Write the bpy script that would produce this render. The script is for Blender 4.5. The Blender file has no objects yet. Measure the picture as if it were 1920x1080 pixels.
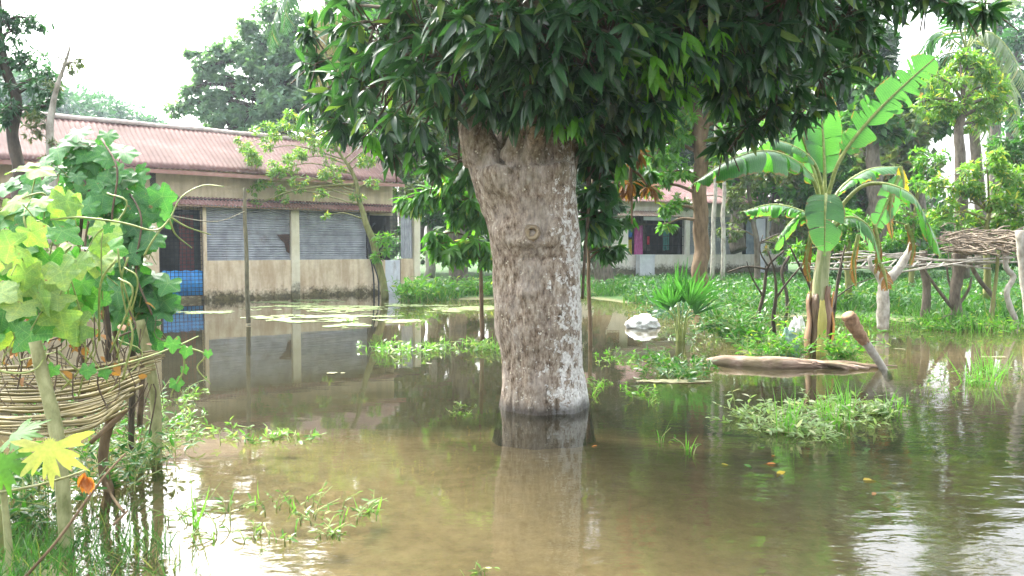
import bpy, math, random
import numpy as np
from mathutils import Vector, Matrix, noise as mn
R = math.radians
S = bpy.context.scene
COL = S.collection
# ------------------------------------------------------------------ camera
F = 1450.0                       # focal length in photograph pixels (1920 wide)
HY = 465.0                       # row of the horizon
PITCH = math.atan((540 - HY) / F)
CAM = Vector((0, 0, 1.4))
cam = bpy.data.cameras.new('camera'); camo = bpy.data.objects.new('camera', cam); COL.objects.link(camo)
camo.location = CAM; camo.rotation_euler = (R(90) - PITCH, 0, 0)
cam.sensor_width = 36; cam.lens = F / 1920 * 36; cam.clip_start = 0.05; cam.clip_end = 2000
S.camera = camo
# ------------------------------------------------------------------ light
EXPOSURE = 2.38
SUN_EL, SUN_AZ = 52, -38         # sun high, ahead and left of the camera (azimuth from +Y, positive to +X)
S.view_settings.view_transform = 'Standard'; S.view_settings.look = 'None'
S.view_settings.exposure = EXPOSURE; S.view_settings.gamma = 1; S.view_settings.use_curve_mapping = False
S.render.engine = 'CYCLES'; S.cycles.use_denoising = True
S.cycles.max_bounces = 10; S.cycles.transparent_max_bounces = 10; S.cycles.diffuse_bounces = 4
S.cycles.glossy_bounces = 4; S.cycles.transmission_bounces = 6; S.cycles.caustics_reflective = False
S.cycles.caustics_refractive = False
w = bpy.data.worlds.new("World"); S.world = w; w.use_nodes = True
nt = w.node_tree; bg = nt.nodes['Background']
sky = nt.nodes.new('ShaderNodeTexSky'); sky.sky_type = 'NISHITA'; sky.sun_disc = False
sky.sun_elevation = R(SUN_EL); sky.sun_rotation = R(SUN_AZ); sky.air_density = 1.0; sky.dust_density = 6; sky.ozone_density = 1
hs = nt.nodes.new('ShaderNodeHueSaturation'); hs.inputs['Saturation'].default_value = 0.3; hs.inputs['Value'].default_value = 1.35
nt.links.new(sky.outputs[0], hs.inputs['Color']); nt.links.new(hs.outputs[0], bg.inputs[0]); bg.inputs[1].default_value = 0.15
sun = bpy.data.lights.new('sun', 'SUN'); sun.energy = 1.3; sun.angle = R(14); sun.color = (1, .96, .88)
suno = bpy.data.objects.new('sun', sun); COL.objects.link(suno)
sd = Vector((math.sin(R(SUN_AZ)) * math.cos(R(SUN_EL)), math.cos(R(SUN_AZ)) * math.cos(R(SUN_EL)), math.sin(R(SUN_EL))))
suno.rotation_euler = sd.to_track_quat('Z', 'Y').to_euler()

# ------------------------------------------------------------------ geometry helpers
def ray(px, py):
    f = Vector((0, math.cos(PITCH), -math.sin(PITCH))); u = Vector((0, math.sin(PITCH), math.cos(PITCH)))
    return f + Vector((1, 0, 0)) * ((px - 960) / F) - u * ((py - 540) / F)
def W(px, py, Y):
    d = ray(px, py); return CAM + d * (Y / d.y)
def G(px, py, z=0.0):
    d = ray(px, py); return CAM + d * ((z - CAM.z) / d.z)
def crom(pts, n):
    """smooth curve through pts, n samples per span"""
    P = [Vector(p) for p in pts]
    P = [P[0] * 2 - P[1]] + P + [P[-1] * 2 - P[-2]]
    out = []
    for i in range(1, len(P) - 2):
        a, b, c, d = P[i-1:i+3]
        for k in range(n):
            t = k / n
            out.append(0.5 * ((2*b) + (c-a)*t + (2*a-5*b+4*c-d)*t*t + (3*b-a-3*c+d)*t**3))
    out.append(P[-2].copy()); return out
class MB:
    def __init__(s): s.V = []; s.F = []; s.n = 0; s.U = []; s.uv = False
    def add(s, v, f, uv=None):
        v = np.asarray(v, dtype=np.float64).reshape(-1, 3)
        s.U.append(np.zeros((len(v), 2)) if uv is None else np.asarray(uv, float)); s.uv = s.uv or uv is not None
        for q in ((f,) if isinstance(f, np.ndarray) else [np.asarray(list(x)) [None] for x in f]):
            if len(q): s.F.append(q + s.n)
        s.V.append(v); s.n += len(v)
    def tube(s, pts, r, seg=8, cap=True, jit=0, rnd=None):
        pts = [Vector(p) for p in pts]; n = len(pts)
        if not hasattr(r, '__len__'): r = [r] * n
        if len(r) != n: r = list(np.interp(np.linspace(0, 1, n), np.linspace(0, 1, len(r)), r))
        ref = Vector((1, 0, 0)); V = []
        for i, p in enumerate(pts):
            t = (pts[min(i+1, n-1)] - pts[max(i-1, 0)])
            t = t.normalized() if t.length > 1e-9 else Vector((0, 0, 1))
            x = ref - t * ref.dot(t)
            if x.length < 1e-3: x = Vector((0, 1, 0)) - t * t.y
            x.normalize(); y = t.cross(x); ref = x
            for k in range(seg):
                a = 2 * math.pi * k / seg
                rr = r[i] * (1 + (jit * (random.random() - .5) if jit else 0))
                V.append(p + x * math.cos(a) * rr + y * math.sin(a) * rr)
        Fq = [(i*seg+k, i*seg+(k+1) % seg, (i+1)*seg+(k+1) % seg, (i+1)*seg+k) for i in range(n-1) for k in range(seg)]
        b = s.n; s.add([tuple(v) for v in V], np.array(Fq))
        if cap:
            s.F.append(np.array([[b + k for k in range(seg)][::-1]])); s.F.append(np.array([[b + (n-1)*seg + k for k in range(seg)]]))
    def box(s, o, ax, ay, az):
        """box from corner o along three edge vectors"""
        o, ax, ay, az = map(Vector, (o, ax, ay, az))
        V = [o + ax*i + ay*j + az*k for k in (0, 1) for j in (0, 1) for i in (0, 1)]
        s.add([tuple(v) for v in V], np.array([(0,2,3,1),(4,5,7,6),(0,1,5,4),(2,6,7,3),(0,4,6,2),(1,3,7,5)]))
    def inst(s, tv, tf, pos, Y, Z, sc):
        """place template (tv, tf) at pos with local Y axis along Y and Z near Z, scaled by sc (n,3)"""
        pos = np.asarray(pos, float); Y = np.asarray(Y, float); Z = np.asarray(Z, float); n = len(pos)
        if n == 0: return
        sc = np.asarray(sc, float)
        if sc.ndim == 1: sc = np.repeat(sc[:, None], 3, 1)
        Y = Y / (np.linalg.norm(Y, axis=1, keepdims=True) + 1e-9)
        X = np.cross(Y, Z); X /= (np.linalg.norm(X, axis=1, keepdims=True) + 1e-9); Z = np.cross(X, Y)
        M = np.stack([X, Y, Z], 1)                       # rows are axes
        v = tv[None] * sc[:, None, :]
        v = np.einsum('nvk,nkj->nvj', v, M) + pos[:, None, :]
        s.U.append(np.tile(tv[:, :2], (n, 1))); s.uv = True
        f = tf[None] + (np.arange(n) * len(tv))[:, None, None] + s.n
        s.V.append(v.reshape(-1, 3)); s.F.append(f.reshape(-1, tf.shape[1])); s.n += n * len(tv)
    def build(s, name, mat, parent=None, smooth=True):
        V = np.concatenate(s.V); off = OFF.get(parent.name, Vector((0, 0, 0))) if parent else Vector((0, 0, 0))
        V = V - np.array(off)
        me = bpy.data.meshes.new(name)
        me.vertices.add(len(V)); me.vertices.foreach_set('co', V.astype(np.float32).ravel())
        li = np.concatenate([q.ravel() for q in s.F]).astype(np.int32)
        ct = np.concatenate([np.full(len(q), q.shape[1]) for q in s.F]).astype(np.int32)
        me.loops.add(len(li)); me.loops.foreach_set('vertex_index', li)
        st = np.concatenate([[0], np.cumsum(ct)[:-1]]).astype(np.int32)
        me.polygons.add(len(ct)); me.polygons.foreach_set('loop_start', st); me.polygons.foreach_set('loop_total', ct)
        me.polygons.foreach_set('use_smooth', np.full(len(ct), smooth))
        me.update(calc_edges=True)
        if s.uv:
            at_ = me.attributes.new('luv', 'FLOAT_VECTOR', 'POINT'); U = np.concatenate(s.U); at_.data.foreach_set('vector', np.column_stack([U, np.zeros(len(U))]).astype(np.float32).ravel())
        if mat: me.materials.append(mat)
        o = bpy.data.objects.new(name, me); COL.objects.link(o)
        if parent: o.parent = parent; OFF[o.name] = off
        return o
OFF = {}
def thing(name, label, cat, loc, group=None):
    o = bpy.data.objects.new(name, None); COL.objects.link(o); o.location = loc; o.empty_display_size = .2
    OFF[o.name] = Vector(loc); tag(o, label, cat, group); return o
def tag(o, label=None, cat=None, group=None, kind=None):
    if label: o['label'] = label
    if cat: o['category'] = cat
    if group: o['group'] = group
    if kind: o['kind'] = kind
    return o
def recenter(o):
    """put the origin of a one-mesh thing at its own base"""
    me = o.data; n = len(me.vertices); a = np.empty(n * 3, np.float32); me.vertices.foreach_get('co', a); a = a.reshape(-1, 3)
    c = np.array([(a[:, 0].min()+a[:, 0].max())/2, (a[:, 1].min()+a[:, 1].max())/2, a[:, 2].min()], np.float32)
    me.vertices.foreach_set('co', (a - c).ravel()); o.location = [float(q) for q in c]; me.update(); return o
rng = np.random.default_rng(7)
random.seed(11)

# ------------------------------------------------------------------ materials
class NT:
    def __init__(s, m): s.t = m.node_tree; s.t.nodes.clear()
    def n(s, typ, **k):
        nd = s.t.nodes.new(typ)
        for a, v in k.items():
            if a.startswith('i_'):
                key = a[2:].replace('_', ' ')
                nd.inputs[int(key) if key.isdigit() else key].default_value = v
            else: setattr(nd, a, v)
        return nd
    def l(s, a, b): s.t.links.new(a, b)
    def mix(s, fac, a, b, mode='MIX'):
        m = s.n('ShaderNodeMix', data_type='RGBA', blend_type=mode)
        for sock, v in ((m.inputs[0], fac), (m.inputs[6], a), (m.inputs[7], b)):
            if hasattr(v, 'is_output'): s.l(v, sock)
            else: sock.default_value = v if not isinstance(v, tuple) or len(v) == 4 else (*v, 1)
        return m.outputs[2]
    def math(s, op, a, b=None, c=None, clamp=False):
        m = s.n('ShaderNodeMath', operation=op, use_clamp=clamp)
        for i, v in enumerate((a, b, c)):
            if v is None: continue
            if hasattr(v, 'is_output'): s.l(v, m.inputs[i])
            else: m.inputs[i].default_value = v
        return m.outputs[0]
    def noise(s, scale, detail=4, rough=.55, vec=None, out=0, stretch=None, dist=0):
        nd = s.n('ShaderNodeTexNoise'); nd.inputs['Scale'].default_value = scale; nd.inputs['Detail'].default_value = detail
        nd.inputs['Roughness'].default_value = rough; nd.inputs['Distortion'].default_value = dist
        v = vec if vec is not None else s.pos()
        if stretch:
            mp = s.n('ShaderNodeMapping'); mp.inputs['Scale'].default_value = stretch; s.l(v, mp.inputs['Vector']); v = mp.outputs[0]
        s.l(v, nd.inputs['Vector']); return nd.outputs[out]
    def pos(s):
        return s.n('ShaderNodeNewGeometry').outputs['Position']
    def sep(s):
        sp = s.n('ShaderNodeSeparateXYZ'); s.l(s.pos(), sp.inputs[0]); return sp.outputs
    def ramp(s, v, stops, interp='LINEAR'):
        r = s.n('ShaderNodeValToRGB'); r.color_ramp.interpolation = interp
        e = r.color_ramp.elements
        while len(e) < len(stops): e.new(0.5)
        for q, (p, c) in zip(e, stops):
            q.position = p; q.color = (c, c, c, 1) if not isinstance(c, tuple) else (*c, 1)
        s.l(v, r.inputs[0]); return r.outputs[0]
    def maprange(s, v, a, b, c=0, d=1):
        m = s.n('ShaderNodeMapRange'); s.l(v, m.inputs[0])
        for i, q in enumerate((a, b, c, d)): m.inputs[i+1].default_value = q
        return m.outputs[0]
    def finish(s, col, rough=.8, bump=None, bstr=.3, bdist=.02, metal=0, spec=.5, transl=0, tcol=None, extra=None):
        p = s.n('ShaderNodeBsdfPrincipled'); p.inputs['Specular IOR Level'].default_value = spec; p.inputs['Metallic'].default_value = metal
        if hasattr(col, 'is_output'): s.l(col, p.inputs['Base Color'])
        else: p.inputs['Base Color'].default_value = (*col, 1)
        if hasattr(rough, 'is_output'): s.l(rough, p.inputs['Roughness'])
        else: p.inputs['Roughness'].default_value = rough
        if bump is not None:
            b = s.n('ShaderNodeBump'); b.inputs['Strength'].default_value = bstr; b.inputs['Distance'].default_value = bdist
            s.l(bump, b.inputs['Height']); s.l(b.outputs[0], p.inputs['Normal'])
        out = p.outputs[0]
        if transl:
            tr = s.n('ShaderNodeBsdfTranslucent'); s.l(tcol if tcol is not None else col, tr.inputs[0])
            mx = s.n('ShaderNodeMixShader'); mx.inputs[0].default_value = transl; s.l(out, mx.inputs[1]); s.l(tr.outputs[0], mx.inputs[2]); out = mx.outputs[0]
        o = s.n('ShaderNodeOutputMaterial'); s.l(out, o.inputs[0])
def mat(name):
    m = bpy.data.materials.new(name); m.use_nodes = True; return m, NT(m)
def leafmat(name, c1, c2, c3=None, rough=.42, transl=.35, tgain=1.6, nscale=1.2, spec=.5, p3=.93, vein=None):
    """per-leaf colour variation between c1 and c2, a few c3 leaves"""
    m, t = mat(name)
    rnd = t.n('ShaderNodeNewGeometry').outputs['Random Per Island']
    nz = t.noise(nscale, 3)
    f = t.math('MULTIPLY_ADD', rnd, .6, t.math('MULTIPLY_ADD', nz, 1.2, -.42), clamp=True)
    stops = [(0, c1), (.9, c2)]
    col = t.ramp(f, stops)
    if c3: col = t.mix(t.math('GREATER_THAN', rnd, p3), col, c3)
    if vein:
        at_ = t.n('ShaderNodeAttribute', attribute_name='luv'); sx = t.n('ShaderNodeSeparateXYZ'); t.l(at_.outputs['Vector'], sx.inputs[0]); X_, Y_ = sx.outputs[0], sx.outputs[1]
        ax = t.math('ABSOLUTE', X_)
        if vein == 'mid':
            v = t.ramp(ax, [(.004, 1), (.011, 0)]); v2 = t.math('MULTIPLY', t.math('GREATER_THAN', t.math('SINE', t.math('MULTIPLY', t.math('MULTIPLY_ADD', ax, -1.4, Y_), 95)), .72), .22)
        elif vein == 'banana':
            rib = t.math('SINE', t.math('MULTIPLY', Y_, 520)); v2 = t.math('MULTIPLY', t.math('MULTIPLY_ADD', rib, .5, .5), .16); v = t.ramp(ax, [(.03, 1), (.06, 0)])
            col = t.mix(t.ramp(t.math('ADD', ax, t.math('MULTIPLY', t.math('SUBTRACT', t.noise(9, 4, .7), .5), .5)), [(.94, 0), (1, 1)]), col, (.2, .11, .04))
        else:
            k_ = 2.5 if vein == 'gourd' else 3.5
            an_ = t.math('ARCTAN2', X_, t.math('SUBTRACT', Y_, .12)); r_ = t.math('POWER', t.math('ADD', t.math('POWER', X_, 2), t.math('POWER', t.math('SUBTRACT', Y_, .12), 2)), .5)
            v = t.ramp(t.math('MULTIPLY', t.math('ABSOLUTE', t.math('SINE', t.math('MULTIPLY', an_, k_))), r_), [(.012, 1), (.03, 0)])
            v2 = t.math('MULTIPLY', t.math('GREATER_THAN', t.math('SINE', t.math('ADD', t.math('MULTIPLY', r_, 75), t.math('MULTIPLY', t.math('ABSOLUTE', t.math('SINE', t.math('MULTIPLY', an_, k_))), -9))), .8), .3)
            col = t.mix(t.math('MULTIPLY', t.ramp(t.noise(28, 4, .6), [(.5, 0), (.66, 1)]), .45), col, t.mix(1.0, col, (2.0, 1.5, .9), 'MULTIPLY'))
            hole = t.ramp(t.noise(17, 3, .5), [(.69, 0), (.72, 1)]); col = t.mix(hole, col, (.2, .13, .05))
        vv = t.math('MAXIMUM', t.math('MULTIPLY', v, .55), v2)
        col = t.mix(vv, col, t.mix(.5, t.mix(1.0, col, (2.2, 1.9, 1.6), 'MULTIPLY'), (.3, .36, .16) if vein != 'mid' else (.12, .18, .07)))
    fine = t.noise(60, 3); col = t.mix(.35, col, t.ramp(fine, [(.3, .55), (.7, 1.3)]), 'MULTIPLY')
    tc = t.mix(1.0, col, (tgain * 1.1, tgain * 1.25, tgain * .5), 'MULTIPLY')
    t.finish(col, rough, bump=fine, bstr=.15, bdist=.003, spec=spec, transl=transl, tcol=tc); return m
def simplemat(name, c1, c2, scale=8, rough=.8, stretch=None, bstr=.4, bdist=.01, spec=.3, detail=5):
    m, t = mat(name); nz = t.noise(scale, detail, .6, stretch=stretch)
    t.finish(t.ramp(nz, [(.32, c1), (.68, c2)]), rough, bump=nz, bstr=bstr, bdist=bdist, spec=spec); return m

M = {}
M['mango'] = leafmat('mango_leaf', (.01, .04, .02), (.042, .135, .04), (.12, .2, .04), rough=.3, transl=.3, nscale=.9, p3=.93, vein='mid')
M['mango_young'] = leafmat('mango_young_leaf', (.05, .2, .015), (.14, .36, .03), rough=.4, transl=.5, vein='mid')
M['mid'] = leafmat('mid_green_leaf', (.018, .07, .014), (.06, .19, .03), (.12, .2, .03), transl=.35)
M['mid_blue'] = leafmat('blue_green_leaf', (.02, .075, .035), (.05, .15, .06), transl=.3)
M['hazy'] = leafmat('haze_paled_leaf', (.1, .2, .13), (.19, .31, .2), transl=.35)  # leaf colour itself paled to imitate haze over the far tree
M['dark'] = leafmat('dark_leaf', (.008, .032, .01), (.028, .1, .022), transl=.25)
M['bright'] = leafmat('bright_leaf', (.035, .14, .02), (.13, .3, .04), (.28, .36, .06), transl=.45)
M['lime'] = leafmat('lime_leaf', (.06, .17, .03), (.19, .32, .06), (.42, .4, .08), transl=.45, p3=.9)
M['olive'] = leafmat('olive_leaf', (.05, .09, .03), (.15, .2, .07), (.2, .14, .07), transl=.3)
M['gourd'] = leafmat('gourd_leaf', (.03, .14, .03), (.1, .32, .06), (.2, .3, .08), rough=.65, transl=.3, p3=.85, vein='gourd')
M['gourd_dark'] = leafmat('gourd_dark_leaf', (.015, .09, .025), (.055, .22, .05), rough=.6, transl=.3, vein='gourd')
M['gourd_yellow'] = leafmat('gourd_yellow_leaf', (.11, .24, .06), (.25, .34, .12), rough=.7, transl=.35, nscale=6, vein='gourd')
M['banana'] = leafmat('banana_leaf', (.025, .12, .03), (.07, .24, .05), rough=.3, transl=.42, tgain=1.8, nscale=2, spec=.7, vein='banana')
M['dry'] = leafmat('dry_leaf', (.16, .07, .025), (.4, .2, .07), rough=.7, transl=.25, tgain=1)
M['yellow'] = leafmat('yellow_leaf', (.4, .34, .04), (.62, .42, .03), rough=.6, transl=.4, tgain=1)
M['orange'] = leafmat('orange_leaf', (.45, .14, .03), (.7, .28, .07), rough=.6, transl=.4, tgain=1)
M['grass'] = leafmat('grass_blade', (.025, .095, .02), (.085, .2, .045), (.2, .22, .08), transl=.4, nscale=.5)
M['grass_fresh'] = leafmat('fresh_grass_blade', (.08, .25, .03), (.2, .45, .08), transl=.45)
M['weed'] = leafmat('water_weed_leaf', (.05, .15, .03), (.2, .34, .09), (.4, .42, .2), transl=.35, nscale=3)
M['weed_pale'] = leafmat('pale_water_weed_leaf', (.14, .26, .08), (.42, .52, .28), (.62, .62, .42), transl=.35, nscale=4, rough=.4, spec=.7)
M['palmleaf'] = leafmat('palm_leaflet', (.02, .085, .03), (.06, .17, .05), (.2, .17, .07), rough=.35, transl=.3)
M['palm_pale'] = leafmat('pale_palm_leaflet', (.1, .17, .09), (.25, .3, .17), (.4, .36, .25), rough=.35, transl=.35)
M['palm_dry'] = leafmat('dry_palm_leaflet', (.26, .2, .1), (.5, .42, .24), rough=.7, transl=.3, tgain=1)
M['fanpalm'] = leafmat('fan_palm_leaflet', (.02, .085, .025), (.055, .17, .045), rough=.35, transl=.35)
M['bark'] = simplemat('grey_brown_bark', (.07, .055, .04), (.2, .17, .13), 14, stretch=(1, 1, .3), bdist=.03)
M['bark_pale'] = simplemat('pale_bark', (.2, .18, .14), (.5, .47, .4), 10, stretch=(1, 1, .6), bdist=.02)
M['bark_dark'] = simplemat('dark_bark', (.03, .024, .018), (.1, .08, .055), 14, stretch=(1, 1, .3), bdist=.02)
M['bark_green'] = simplemat('green_bark', (.1, .11, .03), (.24, .24, .09), 12, stretch=(1, 1, .3), bdist=.01)
M['bark_brown'] = simplemat('brown_bark', (.09, .06, .03), (.2, .14, .08), 14, stretch=(1, 1, .3), bdist=.02)
M['twig'] = simplemat('twig_bark', (.06, .045, .03), (.15, .11, .07), 20)
M['vine'] = simplemat('vine_stem', (.16, .22, .06), (.34, .38, .13), 20, rough=.5)
M['bamboo'] = simplemat('weathered_bamboo', (.08, .07, .025), (.27, .22, .09), 9, rough=.6, stretch=(.6, .6, 3))
M['pole'] = simplemat('grey_green_pole', (.09, .085, .05), (.22, .2, .12), 12, stretch=(1, 1, .4))
M['post_green'] = simplemat('green_post_bark', (.15, .16, .06), (.36, .36, .18), 18, rough=.7, stretch=(1, 1, .5))
# ================================================================== ground
SHX = [-60, -14, -3.6, -3.0, -0.6, 1.5, 3.0, 4.6, 6.2, 8.0, 12, 20, 60]
SHY = [36, 33, 29, 21.5, 21.2, 23.5, 19.5, 16.5, 15.3, 14.3, 13.6, 13, 12]
def ground_z(x, y):
    x = np.asarray(x, float); y = np.asarray(y, float)
    t = y - np.interp(x, SHX, SHY) + .7 * np.sin(x * 1.3) * np.cos(y * .7) * (x > -2)
    z = np.where(t > 0, np.minimum(.12, .05 * t), np.maximum(-.55, .09 * t))
    near = np.clip((8.4 - y - .35 * np.maximum(0, x - 1)) / 3.0, 0, 1)                     # shallow muddy flat by the camera
    z = np.maximum(z, -.55 + .43 * near)
    z = np.maximum(z, .05 - .35 * (np.hypot((x + 2.4) / 1.3, (y - 3.0) / 1.3)) ** 2)      # weedy bank by the fence
    z = np.maximum(z, .08 - .9 * (np.hypot((x - 3.55) / 1.9, (y - 10.35) / .8)) ** 2)      # mound under the banana
    z = z + .02 * np.sin(x * 3.1 + 1) * np.sin(y * 2.7)
    return z
xs = np.concatenate([-np.geomspace(300, 14, 40), np.linspace(-13.5, 22, 190), np.geomspace(22.5, 300, 40)])
ys = np.concatenate([[-60, -20, -6], np.linspace(-2, 34, 220), np.geomspace(34.5, 420, 50)])
gx, gy = np.meshgrid(xs, ys); gz = ground_z(gx, gy)
nx_, ny_ = len(xs), len(ys)
idx = np.arange(nx_ * ny_).reshape(ny_, nx_)
fq = np.stack([idx[:-1, :-1], idx[:-1, 1:], idx[1:, 1:], idx[1:, :-1]], -1).reshape(-1, 4)
m, t = mat('muddy_grassy_ground')
n1 = t.noise(1.6, 6, .65); n2 = t.noise(9, 5, .6); sp = t.sep()
mud = t.ramp(t.mix(.5, n1, n2), [(.32, (.17, .135, .08)), (.5, (.28, .225, .14)), (.7, (.38, .31, .2))])
leaflit = t.ramp(t.noise(26, 2, .5), [(.58, 0), (.66, 1)])
mud = t.mix(t.math('MULTIPLY', leaflit, .12), mud, (.05, .035, .018))
mud = t.mix(t.maprange(t.math('ADD', sp[2], t.math('MULTIPLY', n1, .15)), -.2, -.45), mud, t.ramp(n2, [(.3, (.012, .014, .007)), (.7, (.035, .034, .015))]))  # deeper bottom painted darker, in place of light absorbed by the water
grs = t.ramp(n2, [(.3, (.02, .06, .012)), (.7, (.06, .13, .03))])
gf = t.maprange(t.math('ADD', sp[2], t.math('MULTIPLY', n1, .06)), .0, .08)
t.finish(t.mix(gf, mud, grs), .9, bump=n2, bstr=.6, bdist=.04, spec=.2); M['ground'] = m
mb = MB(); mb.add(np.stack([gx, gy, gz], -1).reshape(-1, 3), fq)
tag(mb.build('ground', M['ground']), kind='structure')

# ================================================================== water
m, t = mat('turbid_flood_water')
P = t.pos(); sp = t.sep()
# ripples are strong in the open water on the right, faint in the sheltered left
big = t.noise(.5, 2, .5, out=0)
mask = t.math('MULTIPLY', t.math('MAXIMUM', t.maprange(sp[0], -.3, 3.0, .06, .38), t.maprange(sp[1], 3.1, 4.4, .35, .0)), t.maprange(sp[1], 4.5, 9.5, 1, .07))
r1 = t.noise(5.5, 3, .55, stretch=(.55, 1.3, 1), dist=.4)
r2 = t.noise(1.6, 2, .5, stretch=(.6, 1.2, 1))
r3 = t.noise(22, 2, .5, stretch=(.7, 1.2, 1))
hgt = t.math('ADD', t.math('MULTIPLY', r1, .022), t.math('ADD', t.math('MULTIPLY', r2, .035), t.math('MULTIPLY', r3, .0026)))
calm = t.math('MULTIPLY', t.noise(2.2, 2, .5, stretch=(.5, 1.2, 1)), .0012)
hgt = t.math('ADD', t.math('MULTIPLY', hgt, mask), calm)
bp = t.n('ShaderNodeBump'); bp.inputs['Strength'].default_value = .55; bp.inputs['Distance'].default_value = 1.0; t.l(hgt, bp.inputs['Height'])
fr = t.n('ShaderNodeFresnel'); fr.inputs['IOR'].default_value = 1.5; t.l(bp.outputs[0], fr.inputs['Normal'])
gl = t.n('ShaderNodeBsdfGlossy'); gl.inputs['Roughness'].default_value = .025; gl.inputs['Color'].default_value = (.97, .98, .96, 1); t.l(bp.outputs[0], gl.inputs['Normal'])
tr = t.n('ShaderNodeBsdfTransparent'); tr.inputs['Color'].default_value = (.8, .78, .64, 1)
df = t.n('ShaderNodeBsdfDiffuse')
t.l(t.ramp(t.noise(.8, 4, .6), [(.3, (.092, .085, .05)), (.7, (.135, .122, .075))]), df.inputs[0])
mx = t.n('ShaderNodeMixShader'); mx.inputs[0].default_value = .15; t.l(tr.outputs[0], mx.inputs[1]); t.l(df.outputs[0], mx.inputs[2])
m2 = t.n('ShaderNodeMixShader'); t.l(fr.outputs[0], m2.inputs[0]); t.l(mx.outputs[0], m2.inputs[1]); t.l(gl.outputs[0], m2.inputs[2])
o = t.n('ShaderNodeOutputMaterial'); t.l(m2.outputs[0], o.inputs[0]); M['water'] = m
mb = MB(); mb.add([(-200, -40, 0), (200, -40, 0), (200, 200, 0), (-200, 200, 0)], np.array([[0, 1, 2, 3]]))
tag(mb.build('water', M['water']), kind='structure')

# ================================================================== leaf templates (length 1 along +Y, normal +Z)
def lance(n=4, wid=.13, fold=.25, droop=.25, peak=.45):
    V = []; Fc = []
    for i in range(n + 1):
        s_ = i / n; wv = wid * (math.sin(math.pi * min(1, s_ ** (math.log(.5) / math.log(peak)))) ** .8) + (.004 if i in (0, n) else 0)
        y = s_; z = -droop * s_ * s_
        V += [(-wv, y, z + wv * fold), (0, y, z), (wv, y, z + wv * fold)]
    for i in range(n):
        a = i * 3; Fc += [(a, a+1, a+4, a+3), (a+1, a+2, a+5, a+4)]
    return np.array(V), np.array(Fc)
def rhomb(wid=.22, fold=.3, droop=.12):
    return np.array([(0, 0, 0), (wid, .45, wid*fold), (0, 1, -droop), (-wid, .45, wid*fold), (0, .5, 0)]), np.array([(0, 1, 4), (1, 2, 4), (2, 3, 4), (3, 0, 4)])
def quadleaf(wid=.25):
    return np.array([(0, 0, 0), (wid, .5, .06), (0, 1, -.1), (-wid, .5, .06)]), np.array([(0, 1, 2, 3)])
def outline_leaf(rad, n=40, cup=.12, wav=.05, y0=.12, rings=3):
    """leaf from a radial outline function rad(a), a=0 is the tip; stalk at the origin"""
    V = [(0, y0, 0)]; Fc = []
    for k in range(1, rings + 1):
        s_ = k / rings
        for i in range(n):
            a = 2 * math.pi * i / n; r = rad(a) * (s_ if k < rings else 1)
            if k < rings: r = rad(a) ** .6 * s_ * .62
            r = min(r, rad(a) * s_ + .02)
            V.append((r * math.sin(a), y0 + r * math.cos(a), -cup * (r * 1.6) ** 2 + wav * math.sin(a * 7 + k) * s_ ** 2 * r * 2))
    tris = [(0, 1 + (i + 1) % n, 1 + i) for i in range(n)]
    quads = [(1 + (k-1)*n + i, 1 + (k-1)*n + (i+1) % n, 1 + k*n + (i+1) % n, 1 + k*n + i) for k in range(1, rings) for i in range(n)]
    quads = [(a, b, c, d) for a, b, c, d in quads]
    # all as triangles so the array is regular
    T = [(a, b, c) for a, b, c in tris] + [q for a, b, c, d in quads for q in ((a, b, c), (a, c, d))]
    return np.array(V), np.array(T)
def gourd_r(a):
    a = (a + math.pi) % (2 * math.pi) - math.pi
    lob = .5 + .065 * math.cos(5 * a) + .018 * math.cos(15 * a + 1) + .01 * math.sin(23 * a)
    if abs(a) < .5: lob += .12 * (1 - abs(a) / .5)
    if abs(a) > 2.75: lob *= .45 + .55 * (math.pi - abs(a)) / (math.pi - 2.75) * .4 if abs(a) > 2.95 else .7
    return lob
def papaya_r(a):
    a = (a + math.pi) % (2 * math.pi) - math.pi
    k = abs(math.cos(3.5 * a)) ** 1.3
    return (.26 + .3 * k ** .8 if abs(a) < 2.0 else .12) * (1 + .2 * math.cos(21 * a) + .06 * math.sin(33 * a))
T_MANGO = lance(5, .135, .3, .3, .42); T_LANCE = lance(3, .14, .3, .2); T_RH = rhomb(); T_Q = quadleaf(); T_WIDE = lance(4, .26, .2, .25, .4)
T_GOURD = outline_leaf(gourd_r, 46, .07, .03); T_PAPAYA = outline_leaf(papaya_r, 84, .1, .02); T_LEAFLET = lance(3, .035, .3, .35, .4)

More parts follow.
